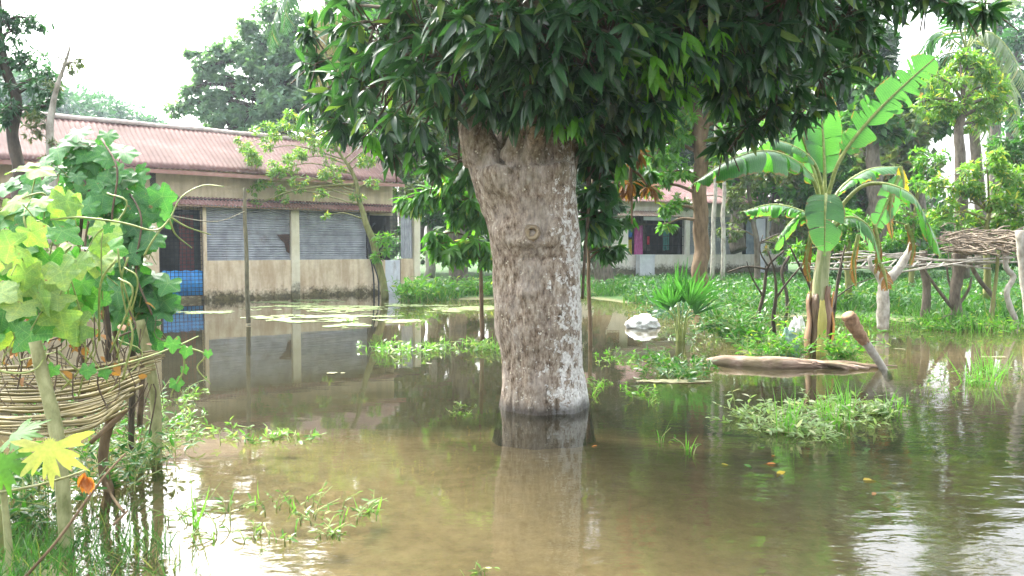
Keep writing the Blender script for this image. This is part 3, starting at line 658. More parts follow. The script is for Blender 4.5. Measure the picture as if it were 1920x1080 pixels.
f2.box(mb, wa, wa + .04, -.11, .01, 2.05, 2.55); f2.box(mb, wb - .04, wb, -.11, .01, 2.05, 2.55); mb.build('window', M['wood'], b2, False)
for a, b in ((q['w1'], q['p1']), (q['b'], q['p2']), (T2(1436), T2(1441))):
    mb = MB(); f2.box(mb, a, b, -.19, .05, s2 + .002, 2.75); mb.build('pillar', M['white_wall'], b2, False)
for a, b, mt in ((q['p1'] + .02, q['b'] - .02, 'tin'), (q['c'], q['d'] - .25, 'tin_blue')):
    mb = MB(); corr(mb, f2, a, b, s2 + .01, 2.75, -.05, .09, .014, 'z' if mt == 'tin_blue' else 't'); mb.build('shutter', M[mt], b2)
mb = MB(); f2.box(mb, q['d'] - .35, q['d'] + .15, .01, .05, .2, 2.72); mb.build('tin_door', M['tin_white'], b2, False)
mb = MB(); f2.box(mb, T2(1441), e1 - .02, -.1, -.04, s2, 2.75); mb.build('tin_panel', M['tin'], b2, False)
for a, c1, c2, z_lo, z_hi, wd in ((1184, (.3, .25, .02), (.5, .4, .03), s2 - .02, 1.75, .42), (1204, (.32, .06, .2), (.5, .12, .32), s2 - .3, 2.35, .45), (1222, (.4, .02, .04), (.6, .04, .08), 1.55, 1.9, .14), (1186, (.03, .1, .4), (.05, .2, .6), 1.85, 2.4, .35), (1256, (.02, .12, .12), (.05, .25, .22), 1.3, 2.2, .35)):
    mb = MB(); V = []; n = 24; t0 = T2(a)
    for i in range(n + 1):
        for zz in np.linspace(z_lo, z_hi, 6): V.append(tuple(f2.P(t0 - wd/2 + wd * i / n, -.3 + .03 * math.sin(i * .9 + zz), zz + .02 * math.sin(i * .7))))
    I = np.arange((n+1)*6).reshape(n+1, 6); mb.add(V, np.stack([I[:-1, :-1], I[1:, :-1], I[1:, 1:], I[:-1, 1:]], -1).reshape(-1, 4))
    lab = {1184: 'yellow cloth hanging low at the left edge of the far dark opening', 1204: 'tall magenta curtain hanging in the opening of the far white building', 1222: 'small red cloth hanging right of the magenta curtain', 1186: 'blue cloth hanging above the yellow cloth in the far opening', 1256: 'dark teal cloth hanging deep in the far opening'}[a]
    o = recenter(solid(mb.build('hanging_cloth', simplemat('cloth_%d' % round(c1[0] * 100), c1, c2, 6, rough=.9)), .006)); tag(o, lab, 'cloth', group='cloths hanging in the far opening')
    # each cloth hangs on a cord from the lintel
mb = MB(); mb.tube([f2.P(q['w0'], -.3, 2.42), f2.P(q['w1'], -.3, 2.40)], .012, 5); mb.build('curtain_rod', M['wood'], b2)
grille_o = MB()
for k in range(8):
    t_ = T2(1215) + k * .26; grille_o.tube([f2.P(t_, -.1, s2), f2.P(t_, -.1, 2.75)], .012, 4, False)
for zz in (1.5, 1.9, 2.3): grille_o.tube([f2.P(T2(1213), -.09, zz), f2.P(q['w1'], -.09, zz)], .012, 4, False)
grille_o.build('window_grille', M['black_iron'], b2)
mb = MB(); roofsheet(mb, f2, e0 - .4, T2(1275, .5), (.55, 2.72), (0.0, 2.95), .12, .018); solid(mb.build('awning', simplemat('dusty_brown_tin', (.28, .2, .15), (.42, .33, .26), 5), b2))
mb = MB(); f2.box(mb, T2(1199), T2(1262), .3, .34, 2.55, 2.7); mb.build('awning_fascia', M['tin_white'], b2, False)
mb = MB(); roofsheet(mb, f2, e0 - .6, T2(1462, .4), (.45, 3.32), (-2.4, 4.72), .14, .02, .03); roofsheet(mb, f2, e0 - .6, T2(1462, .4), (-5.2, 3.2), (-2.41, 4.72), .14, .02, .03)
rf = solid(mb.build('roof', roofmat('pale_red_tin', (.34, .18, .17), (.45, .27, .25), (.54, .37, .34)), b2), .005)
mb = MB(); mb.tube([f2.P(e0 - .6, -2.4, 4.76), f2.P(T2(1462, .4), -2.4, 4.76)], .08, 8); mb.build('ridge_cap', M['tin_white'], rf)
mb = MB(); f2.box(mb, T2(1190), T2(1217), .1, .45, .0, 1.08); mb.box(f2.P(T2(1190) - .03, .08, 1.08), f2.u * (T2(1217) - T2(1190) + .06), f2.n * .4, (0, 0, .05))
o = recenter(mb.build('doorstep_block', M['tin_white'], None, False)); tag(o, 'pale grey block standing at the white wall below the magenta curtain', 'block')
f1 = f1_
# ================================================================== TREES
def tree(name, label, trunk, trad, blobs, leaf, lsize, T=None, dens=1.0, bark='bark', group=None, cat='tree', nl=6, droop=.35, tilt=1.1, sub=True, seg=10, limbs=True, shell=.3, extra=None, limb_r=None, twigs=True):
    """trunk: [(px,py,Y)] from the base up; blobs: [(px,py,Y,r metres)]"""
    T = T or (T_LANCE if trunk[0][2] < 22 else T_Q)
    dens *= 2.6 if trunk[0][2] < 30 else 3.2
    if T is T_MANGO and trunk[0][2] > 14: T = T_RH
    tp = [W(*p) for p in trunk]; base = Vector((tp[0].x, tp[0].y, max(tp[0].z, -.3)))
    root = thing(name, label, cat, base, group)
    mb = MB(); cp = crom(tp, 6)
    cp = [p + Vector((mn.noise(p * 1.7), mn.noise(p * 1.7 + Vector((9, 0, 0))), 0)) * trad[0] * .5 if 0 < i < len(cp) - 1 else p for i, p in enumerate(cp)]
    mb.tube(cp, trad, seg, jit=.12)
    for e in (extra or []): mb.tube(crom([W(*p) for p in e[0]], 5), e[1], seg - 2)
    cen = [W(b[0], b[1], b[2]) for b in blobs]
    lr = limb_r or max(.02, trad[-1] * .7)
    if limbs:
        for c, b in zip(cen, blobs):
            k = min(range(len(cp)), key=lambda i: (cp[i] - c).length + (cp[i].z > c.z - .2 * b[3]) * 1.5 + (i < len(cp) * .35) * 2)
            a = cp[k]; mid = a * .45 + c * .55 + Vector((0, 0, .12 * (c - a).length)); mb.tube(crom([a, mid, c], 5), [lr, lr * .7, lr * .35], 6)
    fol = MB(); allp = []; alld = []
    for c, b in zip(cen, blobs):
        r_ = b[3]; ncl = max(3, int(4 + 9 * r_ ** 1.2)) if sub else 1
        n = int(dens * 26 * (r_ / lsize) ** 2 * .06 + 5)
        if sub:
            sc_, sd_ = blob_points(c, (r_ * .8, r_ * .8, r_ * .65), ncl, .2)
            for q, d_ in zip(sc_, sd_):
                if twigs and limbs: mb.tube([c, (c + Vector(q)) / 2 + Vector((0, 0, .05)), Vector(q)], [lr * .35, lr * .25, lr * .1], 4, cap=False)
                rr_ = r_ * rng.uniform(.22, .48); p, d = blob_points(q, (rr_, rr_, rr_ * .7), max(3, int(n / ncl * 1.3)), shell); allp.append(p); alld.append(d * .7 + d_ * .5 + np.array([0, -.1, .1]))
        else:
            p, d = blob_points(c, (r_, r_, r_ * .8), n, shell); allp.append(p); alld.append(d)
    whorls(fol, np.concatenate(allp), np.concatenate(alld), T, nl, lsize, tilt=tilt, droop=droop, jit=.5)
    mb.build('trunk', M[bark], root)
    fol.build('crown', M[leaf], root)
    return root
def B(lst, Y, s=1.0): return [(b[0], b[1], Y + (b[3] if len(b) > 3 else 0), b[2] * s) for b in lst]

# far left twisted tree in front of the roof
tree('tree', 'tall thin crooked tree at the far left edge, in front of the red roof', [(40, 470, 13), (36, 380, 13), (34, 320, 13), (24, 250, 13), (28, 190, 13), (10, 110, 13), (-4, 30, 13), (-12, -120, 13), (0, -240, 13)], [.13, .1, .09, .08, .07, .05],
     B([(45, 120, .45), (20, 60, .4), (65, 165, .5), (85, 200, .3), (10, 200, .4), (-20, 130, .5), (60, 35, .3), (-30, 20, .5), (0, -80, .7), (60, -180, .6), (-70, -120, .7), (20, 225, .25), (95, 150, .2)], 13), 'mid_blue', .13, dens=1.1, bark='bark_dark')
tree('tree', 'slender pale trunked tree beside the crooked tree, its top nearly leafless', [(98, 460, 12.6), (96, 380, 12.6), (94, 320, 12.6), (92, 250, 12.6), (100, 190, 12.6), (118, 130, 12.6), (130, 85, 12.6)], [.09, .08, .07, .05, .03, .015],
     B([(128, 120, .18), (150, 118, .12), (105, 160, .15), (75, 225, .25), (60, 250, .2), (100, 270, .12), (85, 300, .1)], 12.6), 'olive', .1, dens=.8, bark='bark_pale', twigs=True)
# pale far tree line over the roof on the left
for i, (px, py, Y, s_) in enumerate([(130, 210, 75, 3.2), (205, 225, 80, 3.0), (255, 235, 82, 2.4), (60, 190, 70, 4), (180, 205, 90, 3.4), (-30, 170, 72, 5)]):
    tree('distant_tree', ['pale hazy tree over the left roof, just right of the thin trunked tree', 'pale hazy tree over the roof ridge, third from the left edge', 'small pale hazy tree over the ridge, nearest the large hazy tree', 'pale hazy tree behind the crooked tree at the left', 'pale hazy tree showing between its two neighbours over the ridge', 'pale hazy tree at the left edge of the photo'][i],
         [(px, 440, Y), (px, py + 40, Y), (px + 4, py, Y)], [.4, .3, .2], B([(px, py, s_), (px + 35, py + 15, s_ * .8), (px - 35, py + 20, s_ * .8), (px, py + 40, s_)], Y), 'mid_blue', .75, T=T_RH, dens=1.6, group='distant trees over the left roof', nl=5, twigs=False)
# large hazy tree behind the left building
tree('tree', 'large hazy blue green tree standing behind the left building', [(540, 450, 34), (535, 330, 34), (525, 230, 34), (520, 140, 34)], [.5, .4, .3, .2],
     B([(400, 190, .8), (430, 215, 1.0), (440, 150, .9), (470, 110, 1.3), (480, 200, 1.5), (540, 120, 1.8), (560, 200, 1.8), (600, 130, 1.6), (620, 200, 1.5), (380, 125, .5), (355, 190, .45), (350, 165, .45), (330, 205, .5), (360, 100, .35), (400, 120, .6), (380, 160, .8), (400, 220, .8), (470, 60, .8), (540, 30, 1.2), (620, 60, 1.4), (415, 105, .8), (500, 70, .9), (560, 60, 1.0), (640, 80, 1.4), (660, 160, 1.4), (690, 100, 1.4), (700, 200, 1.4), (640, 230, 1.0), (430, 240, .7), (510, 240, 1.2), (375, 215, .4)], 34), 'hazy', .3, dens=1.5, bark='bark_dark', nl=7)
for i, (px, py) in enumerate([(340, 215), (300, 230)]): pass
# light green leaning tree in front of the left building
tree('tree', 'small leaning tree with sparse light green leaves in front of the grey shutters', [(722, 562, 21.4), (714, 510, 21.4), (704, 465, 21.4), (690, 425, 21.4), (676, 385, 21.4), (668, 345, 21.4), (640, 290, 21.4), (600, 240, 21.4)], [.11, .1, .1, .09, .07, .06, .04, .025],
     B([(470, 290, .5), (500, 255, .5), (520, 320, .45), (560, 230, .6), (600, 270, .6), (640, 230, .6), (560, 300, .5), (620, 320, .5), (680, 230, .5), (690, 300, .4), (490, 350, .35), (530, 365, .3), (560, 345, .3), (600, 360, .25), (480, 380, .2), (648, 200, .4), (720, 270, .35), (740, 240, .3), (612, 405, .1), (455, 270, .3), (670, 370, .2), (700, 345, .22)], 21.4), 'lime', .125, dens=1.25, bark='bark_green', nl=5,
     extra=[([(700, 460, 21.4), (708, 448, 21.3), (716, 440, 21.2)], [.03, .02, .012]), ([(668, 345, 21.4), (600, 350, 21.3), (540, 360, 21.2), (480, 385, 21.1)], [.035, .025, .012])])
tree('sapling', 'small bright leafy shoot against the dark doorway, beside the leaning trunk', [(718, 490, 21.1), (716, 465, 21.1), (714, 445, 21.1)], [.015, .012, .01], B([(714, 450, .25), (722, 470, .18), (706, 480, .14), (728, 445, .12)], 21.1), 'bright', .2, dens=1.2, nl=4, cat='sapling', twigs=False)
# grey green trees right of the left building
tree('tree', 'grey green tree right of the left building, behind the mango trunk', [(858, 540, 26), (856, 470, 26), (860, 380, 26), (850, 280, 26), (840, 200, 26)], [.32, .3, .27, .2, .12],
     B([(770, 300, .9), (800, 250, 1.0), (830, 330, .8), (780, 360, .6), (870, 260, 1.0), (750, 240, .8), (820, 170, 1.2), (890, 180, 1.2), (760, 160, 1.1), (900, 330, .8), (870, 400, .5)], 26), 'olive', .24, dens=1.5, bark='bark')
tree('tree', 'dull green tree with pale stems just behind the right end of the red roof', [(805, 520, 31), (808, 430, 31), (812, 340, 31), (806, 240, 31)], [.22, .2, .16, .1],
     B([(760, 280, .9), (790, 330, .9), (740, 310, .5), (830, 300, 1.2), (800, 400, .8), (760, 420, .5), (850, 420, .9), (820, 230, 1.4), (880, 460, .6), (900, 400, .9), (740, 210, 1.3)], 31), 'mid', .28, dens=1.5, bark='bark_pale')
# low bright sprays of a young tree behind the mango trunk
tree('young_tree', 'young tree with long drooping bright leaves left of the mango trunk', [(905, 640, 11.5), (903, 560, 11.5), (900, 480, 11.5), (890, 400, 11.5), (880, 340, 11.5)], [.035, .03, .028, .022, .015],
     B([(760, 372, .12), (800, 365, .16), (840, 365, .16), (880, 375, .18), (900, 400, .2), (820, 440, .14), (850, 470, .2), (890, 455, .2), (915, 480, .15), (780, 380, .12), (860, 400, .18), (895, 330, .2), (860, 330, .2), (815, 460, .1), (840, 345, .15)], 11.5), 'bright', .24, T=T_MANGO, dens=5, nl=7, droop=1.1, cat='tree', bark='bark_brown', limb_r=.02, sub=False)
tree('tree', 'dark leaved tree with grey trunk standing right behind the mango trunk', [(1133, 545, 25), (1130, 500, 25), (1126, 450, 25), (1128, 380, 25), (1120, 280, 25), (1110, 150, 25)], [.36, .3, .27, .25, .2, .15],
     B([(1110, 420, .9), (1140, 400, .6), (1100, 350, 1.0), (1150, 340, .7), (1110, 460, .6), (1120, 270, 1.2), (1180, 240, .9), (1080, 200, 1.4)], 25), 'dark', .3, T=T_MANGO, dens=1.8, nl=7, droop=.9)
# low pinnate sprays at the right of the mango trunk
tree('young_tree', 'young tree with feathery drooping leaves right of the mango trunk', [(1108, 660, 11), (1106, 580, 11), (1104, 500, 11), (1104, 420, 11), (1112, 330, 11)], [.03, .028, .025, .02, .012],
     B([(1130, 470, .15), (1155, 465, .12), (1110, 440, .18), (1140, 420, .15), (1170, 410, .12), (1120, 380, .2), (1150, 350, .16), (1190, 345, .12), (1210, 330, .14), (1180, 300, .18)], 11), 'mid', .2, T=T_MANGO, dens=4, nl=7, droop=1.0, bark='bark_brown', limb_r=.02, sub=False)
tree('sapling', 'reddish brown new leaves hanging in front of the far red roof', [(1185, 420, 9.5), (1183, 330, 9.5), (1180, 250, 9.5), (1182, 160, 9.5)], [.012, .015, .02, .03],
     B([(1185, 280, .12), (1195, 290, .08), (1180, 345, .1), (1215, 350, .07)], 9.5), 'dry', .18, T=T_MANGO, dens=3, nl=4, droop=1.0, cat='sapling', sub=False, bark='bark_brown')
# brown trunked tree right of centre
tree('tree', 'straight brown trunked tree with forked top between mango and banana', [(1314, 640, 17), (1314, 540, 17), (1314, 480, 17), (1313, 380, 17), (1313, 290, 17), (1310, 220, 17), (1303, 130, 17), (1300, 20, 17)], [.21, .19, .17, .16, .15, .13, .09, .06],
     B([(1250, 200, .7), (1290, 160, .7), (1270, 120, .6), (1240, 150, .5), (1330, 110, .6), (1220, 180, .4), (1265, 235, .5), (1240, 270, .5), (1270, 320, .4), (1350, 150, .8), (1380, 230, .5), (1230, 350, .25), (1260, 390, .25), (1210, 250, .4), (1420, 170, .6), (1280, 60, 1.0), (1380, 40, 1.0), (1250, 420, .16), (1350, 300, .25), (1290, 250, .3)], 17, 1.05), 'bright', .2, T=T_MANGO, dens=2.2, bark='bark_brown', droop=.7,
     extra=[([(1314, 270, 17), (1325, 225, 17), (1335, 185, 17), (1345, 120, 17)], [.11, .09, .07, .05])])
for i, (px, top_) in enumerate([(1341, 180), (1357, 190)]):
    r = tree('slender_tree', ['left one of two thin pale trunks right of the brown trunk', 'right and whiter one of two thin pale trunks right of the brown trunk'][i], [(px - 6 + i * 4, 525, 25), (px - 3 + i * 2, 430, 25), (px, 330, 25), (px + 3, top_, 25), (px + 4, top_ - 80, 25)], [.075, .07, .06, .05, .04],
         B([(px, top_ - 40, .8), (px + 30, top_ - 60, .7), (px - 20, top_ - 80, .7)], 25), 'olive' if i else 'mid', .25, dens=1.3, bark='bark_pale', group='two thin pale trunked trees')
tree('tree', 'brownish green shrubby tree in front of the far roof, left of the banana', [(1420, 560, 27), (1418, 470, 27), (1410, 400, 27), (1400, 330, 27)], [.12, .1, .08, .05],
     B([(1390, 300, .8), (1380, 370, .6), (1410, 340, .5), (1370, 430, .5), (1480, 400, .7), (1500, 440, .6), (1470, 320, .9), (1250, 330, .4, 2), (1280, 380, .4, 2), (1460, 460, .5), (1400, 400, .3)], 27), 'olive', .22, dens=1.2, bark='bark')
# dense background trees right of the mango
BG = [(1150, 120, 46, 'dark', 2.6), (1230, 60, 42, 'bright', 2.6), (1330, 200, 44, 'dark', 2.2), (1400, 110, 40, 'dark', 2.6), (1480, 180, 38, 'bright', 2.2), (1560, 110, 36, 'dark', 2.2), (1600, 240, 34, 'bright', 1.7), (1500, 290, 40, 'dark', 1.6), (1240, 250, 48, 'bright', 2.0), (1030, 120, 50, 'dark', 3.2), (920, 100, 48, 'dark', 3.0), (820, 110, 44, 'mid', 2.6), (1430, 40, 52, 'dark', 3.2), (1640, 330, 30, 'olive', 1.2), (1700, 280, 28, 'olive', 1.0), (1560, 380, 30, 'mid', 1.2), (1670, 400, 34, 'mid', 1.4), (1400, 230, 36, 'dark', 1.9), (1460, 300, 33, 'bright', 1.4), (1380, 290, 31, 'bright', 1.1), (1540, 330, 27, 'mid', 1.1), (1200, 300, 35, 'bright', .8), (1720, 200, 30, 'mid', 1.2), (760, 255, 38, 'mid', 1.9), (850, 265, 41, 'dark', 2.1), (940, 265, 38, 'mid', 2.1), (780, 60, 38, 'mid', 2.4), (880, 170, 36, 'dark', 2.2), (950, 20, 38, 'dark', 2.6), (730, 20, 42, 'mid', 2.4), (700, -110, 46, 'dark', 3.2), (860, -60, 46, 'dark', 3.4), (1020, -80, 46, 'dark', 3.4), (1200, -90, 44, 'mid', 3.2), (1380, -90, 44, 'dark', 3.2), (1530, -10, 40, 'dark', 2.2), (1620, 130, 30, 'dark', 1.3), (1640, 210, 26, 'mid', .9)]
LB = ['dark dense tree behind the right side of the mango crown', 'green tree high behind the brown trunk', 'dark tree right behind the brown trunk, above the far roof', 'broad dark tree filling the gap right of the brown trunk', 'mid green tree behind the top of the upright banana leaf', 'dark crown with sky holes above the banana plant', 'green crown just right of the upright banana leaf', 'dark tree low behind the banana leaves', 'green tree above the far red roof', 'dark tree behind the mango fork', 'dark tree behind the left of the mango crown', 'green tree behind the leaves left of the mango fork', 'dark tree behind the top right of the mango crown',
      'dry olive tree between the banana plant and the bright sky gap', 'dry olive tree at the left edge of the bright sky gap', 'low green tree behind the banana crown', 'low green tree behind the drooping right banana leaf',
      'dark tree closing the gap over the far roof right of the two pale trunks', 'bright tree low over the right end of the far roof', 'bright green tree in the gap just right of the two pale trunks', 'green tree directly behind the banana crown', 'small bright tree above the left end of the far roof', 'green tree top left of the round topped light green tree', 'green tree above the right end of the tin roof, far behind', 'dark tree far behind the low drooping mango sprays', 'green tree far behind the left edge of the mango trunk', 'mid green tree just left of the mango crown centre, behind it', 'dark tree low behind the left side of the mango trunk', 'dark tree high behind the mango fork', 'green tree between the beige palm fronds and the mango crown', 'tall dark tree behind the top left of the mango crown', 'tall dark tree behind the left centre of the mango crown', 'tall dark tree behind the very centre of the mango crown', 'tall green tree behind the right centre of the mango crown', 'tall dark tree behind the far right of the mango crown', 'dark tree top at the right end of the mango crown', 'dark leafy tree with sky holes left of the long raised banana leaf', 'small green tree under the long raised banana leaf']
for (px, py, Y, lf, s_), lab in zip(BG, LB):
    tree('background_tree', lab, [(px + 5, 470, Y), (px, (470 + py) / 2 + 40, Y), (px - 4, py, Y)], [.35, .28, .15],
         B([(px, py, s_), (px + 40 * s_ / 2, py + 30, s_ * .8), (px - 45 * s_ / 2, py + 20, s_ * .8), (px + 10, py - 55 * s_ / 2, s_ * .8), (px - 10, py + 75 * s_ / 2, s_ * .8), (px + 50 * s_ / 2, py - 40, s_ * .6), (px - 40 * s_ / 2, py - 45, s_ * .55)], Y), lf, .36, dens=1.6, group='trees closing the background', nl=6)
tree('tree', 'light green round topped tree with grey trunk near the right edge', [(1806, 520, 19), (1803, 420, 19), (1800, 330, 19), (1800, 250, 19), (1805, 190, 19)], [.16, .15, .13, .11, .07],
     B([(1770, 150, .55), (1810, 130, .6), (1850, 160, .6), (1760, 200, .5), (1800, 195, .6), (1860, 205, .5), (1730, 190, .3), (1885, 190, .4), (1800, 110, .35), (1825, 230, .4)], 19), 'lime', .17, T=T_LANCE, dens=1.4, bark='bark')
for i, (bl, lf, Y, lab, tx) in enumerate([
    ([(1800, 330, .5), (1850, 310, .5), (1890, 330, .5), (1820, 380, .5), (1870, 380, .5), (1910, 400, .5), (1780, 400, .4), (1760, 350, .3), (1840, 420, .4), (1890, 430, .4)], 'lime', 15.5, 'yellow green shrubby tree behind the stick trellis at the right edge', 1850),
    ([(1740, 440, .5), (1700, 400, .5), (1770, 470, .4), (1720, 350, .4), (1680, 450, .5), (1640, 420, .4), (1740, 300, .5)], 'bright', 20, 'bright green bush between the banana plant and the trellis roof', 1710),
    ([(1900, 290, .5), (1930, 240, .6), (1900, 350, .4), (1950, 330, .7), (1880, 270, .4)], 'mid', 17, 'green tree cut by the right edge of the photo', 1930),
    ([(1590, 420, .4), (1620, 470, .35), (1560, 450, .3), (1500, 470, .3), (1540, 490, .25), (1660, 490, .3)], 'bright', 17, 'leafy bush behind the banana stem', 1590)]):
    tree('bush', lab, [(tx, 560, Y), (tx, 480, Y), (tx + 5, 400, Y)], [.08, .06, .04], B(bl, Y), lf, .15, T=T_LANCE, dens=1.3, cat='bush', bark='bark_green')
# hazy trees at the far right
for i, (px, py, Y, s_, lf) in enumerate([(1720, 90, 60, 1.2, 'mid_blue'), (1900, 120, 44, 2.2, 'mid_blue'), (1870, 40, 50, 1.8, 'mid_blue'), (1740, 420, 48, 2.2, 'mid'), (1960, 260, 40, 2.4, 'mid_blue')]):
    if i == 0: continue
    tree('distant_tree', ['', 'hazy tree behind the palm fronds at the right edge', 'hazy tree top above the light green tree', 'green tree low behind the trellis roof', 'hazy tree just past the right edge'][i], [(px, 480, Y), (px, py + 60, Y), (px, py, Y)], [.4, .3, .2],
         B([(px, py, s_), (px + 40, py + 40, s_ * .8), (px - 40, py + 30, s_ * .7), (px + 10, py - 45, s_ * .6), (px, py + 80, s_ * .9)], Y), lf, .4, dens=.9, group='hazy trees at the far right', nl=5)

for i, (px, py, Y, s_, lf) in enumerate([(760, 455, 38, .9, 'mid'), (830, 465, 40, .9, 'olive'), (900, 460, 38, 1.0, 'mid'), (970, 465, 41, 1.0, 'dark'), (1040, 460, 40, 1.0, 'mid'), (1500, 455, 30, .8, 'bright'), (1560, 470, 27, .7, 'mid'), (1620, 460, 29, .8, 'bright'), (1690, 465, 26, .7, 'mid'), (1760, 460, 28, .9, 'bright'), (1840, 470, 25, .7, 'mid'), (1910, 465, 26, .9, 'bright'), (1460, 430, 46, 1.3, 'dark'), (1540, 430, 45, 1.3, 'mid')]):
    tree('background_bush', ['low bush just right of the flooded building corner', 'dry olive bush behind the bank left of the mango trunk', 'green bush behind the left edge of the mango trunk', 'dark bush hidden behind the mango trunk', 'green bush behind the right edge of the mango trunk', 'bright bush just left of the banana stem, beyond the grass', 'bush behind the banana stem, beyond the grass', 'bright bush behind the drooping banana leaves', 'bush beyond the forked trellis post', 'bright bush beyond the left end of the stick roof', 'bush beyond the stick roof, seen between its posts', 'bright bush beyond the right end of the stick roof', 'dark bush at the right end of the far white building', 'green bush right of the far white building'][i],
         [(px, 500, Y), (px, 475, Y), (px, py, Y)], [.07, .05, .03], B([(px, py, s_), (px + 30, py + 12, s_ * .8), (px - 30, py + 10, s_ * .8), (px + 8, py - 35, s_ * .7)], Y), lf, .24, dens=1.1, group='bushes beyond the grass bank', nl=5, cat='bush', twigs=False)
# ------------------------------------------------------------------ palms
def frond(mb, rib, pts, n=46, L=.5, droop=.6, w=1.0, r0=.03, side=1.0):
    cp = crom(pts, 12); m_ = len(cp); rib.tube(cp, [r0, r0 * .6, r0 * .2], 5)
    pos = []; Y = []; Z = []; sc = []
    for i in range(n):
        s_ = .12 + .88 * i / n; k = min(int(s_ * (m_ - 1)), m_ - 2); p = cp[k].lerp(cp[k+1], s_ * (m_ - 1) - k); t_ = (cp[k+1] - cp[k]).normalized()
        sd_ = t_.cross(Vector((0, 0, 1))); sd_ = sd_.normalized() if sd_.length > .05 else Vector((1, 0, 0)); up = sd_.cross(t_)
        l = L * (math.sin(math.pi * (.12 + .83 * s_)) ** .6) * random.uniform(.85, 1.1)
        for q in (-1, 1):
            d = t_ * (.35 + .5 * s_) + sd_ * q * side + up * .15 + Vector((0, 0, -droop * random.uniform(.5, 1.3)))
            pos.append(tuple(p)); Y.append(tuple(d)); Z.append(tuple(up + Vector((random.uniform(-.4, .4), 0, 0)))); sc.append((w * l, l, l))
    mb.inst(T_LEAFLET[0], T_LEAFLET[1], pos, Y, Z, np.array(sc))
def palm(label, trunk, trad, fronds, leaf, L, bark='bark', dry=None, n=46, w=1.3, name='coconut_palm'):
    tp = [W(*p) for p in trunk]; root = thing(name, label, 'palm tree', tp[0])
    mb = MB(); mb.tube(crom(tp, 8), trad, 10, jit=.12); mb.build('trunk', M[bark], root)
    for f in fronds:
        fb = MB(); rb = MB(); frond(fb, rb, [W(*p) for p in f[0]], n=n, L=L, droop=f[1], w=w)
        o = fb.build('frond', M[f[2] if len(f) > 2 else leaf], root); rb.build('midrib', M['vine'], o)
    return root
palm('coconut palm with beige dry fronds hanging at the left edge of the mango crown', [(640, 470, 27), (628, 250, 27), (620, 60, 27), (618, -10, 27)], [.26, .2, .17, .16],
     [([(618, -10, 27), (560, -30, 26.5), (520, 20, 26), (505, 90, 26)], .8), ([(618, -10, 27), (580, -60, 26), (545, -20, 25), (530, 60, 25)], .8), ([(618, -10, 27), (640, -80, 27), (700, -60, 27), (730, 20, 27)], .8),
      ([(618, -10, 27), (600, 60, 26.6), (592, 110, 26.5), (590, 150, 26.5)], .9, 'palm_dry'), ([(618, -10, 27), (612, 60, 26.3), (606, 130, 26.2), (600, 170, 26.2)], .9, 'palm_dry'), ([(618, -10, 27), (640, 50, 26.4), (645, 110, 26.3), (640, 150, 26.3)], .9, 'palm_dry'),
      ([(618, -10, 27), (660, 40, 26.4), (680, 90, 26.3), (685, 130, 26.3)], .9, 'palm_dry'), ([(618, -10, 27), (610, -120, 27), (600, -180, 27), (560, -200, 27)], .6), ([(618, -10, 27), (540, -90, 28), (480, -60, 28), (450, 0, 28)], .8)], 'palmleaf', .85)
palm('coconut palm with pale arching fronds at the top right', [(1842, 500, 24), (1838, 380, 24), (1830, 290, 24), (1822, 200, 24), (1812, 100, 24)], [.2, .16, .15, .14, .14],
     [([(1812, 95, 24), (1806, 20, 23.8), (1790, -50, 23.5), (1760, -110, 23)], .3), ([(1812, 95, 24), (1850, 60, 23.5), (1890, 90, 23), (1925, 160, 22.5)], .7, 'palm_pale'), ([(1812, 95, 24), (1870, 110, 23.5), (1900, 180, 23), (1915, 260, 22.8)], .8, 'palm_pale'),
      ([(1812, 95, 24), (1790, 20, 23), (1785, -30, 22), (1800, -90, 21)], .3), ([(1812, 95, 24), (1860, 20, 24), (1920, -20, 24), (1980, -20, 24)], .5, 'palm_pale'), ([(1812, 95, 24), (1760, 110, 24.5), (1735, 180, 24.8), (1700, 260, 25)], .7, 'palmleaf'),
      ([(1812, 95, 24), (1760, 60, 24.5), (1720, 110, 25), (1690, 190, 25.5)], .7, 'palmleaf'), ([(1812, 95, 24), (1840, 150, 23.4), (1850, 230, 23.2), (1870, 300, 23)], .8, 'palm_pale'), ([(1812, 95, 24), (1850, -20, 24), (1880, -90, 24), (1930, -130, 24)], .4, 'palm_pale')], 'palmleaf', .8)
# small fan palm standing in the water
c = G(1276, 640); root = thing('fan_palm', 'young fan palm with stiff radiating green leaves standing in the water', 'palm', c)
for k in range(9):
    a = math.radians(-64 + 128 * k / 8) + random.uniform(-.14, .14); dep = random.uniform(-.5, .5); L_ = random.uniform(.42, .62)
    hub = c + Vector((math.sin(a) * .22, dep * .3, .3 + math.cos(a) * .28))
    mb = MB(); mb.tube(crom([c + Vector((math.sin(a) * .03, 0, -.25)), c + Vector((math.sin(a) * .1, dep * .15, .3)), hub], 5), [.014, .011, .008], 6); st = mb.build('leaf_stalk', M['vine'], root)
    lb = MB(); pos = []; Y = []; Z = []; sc = []
    D = (hub - c).normalized(); sd_ = D.cross(Vector((0, -1, .2))).normalized()
    for j in range(13):
        b_ = math.radians(-44 + 88 * j / 12 + random.uniform(-3, 3)); d = D * math.cos(b_) + sd_ * math.sin(b_); l = L_ * (.75 + .25 * math.cos(b_)) * random.uniform(.65, 1.12)
        pos.append(tuple(hub)); Y.append(tuple(d)); Z.append(tuple(D.cross(sd_) + Vector((random.uniform(-.3, .3),) * 3))); sc.append((l * .8, l, l * .9))
    lb.inst(T_LEAFLET[0], T_LEAFLET[1], pos, Y, Z, np.array(sc)); lb.build('leaf', M['fanpalm'], st)

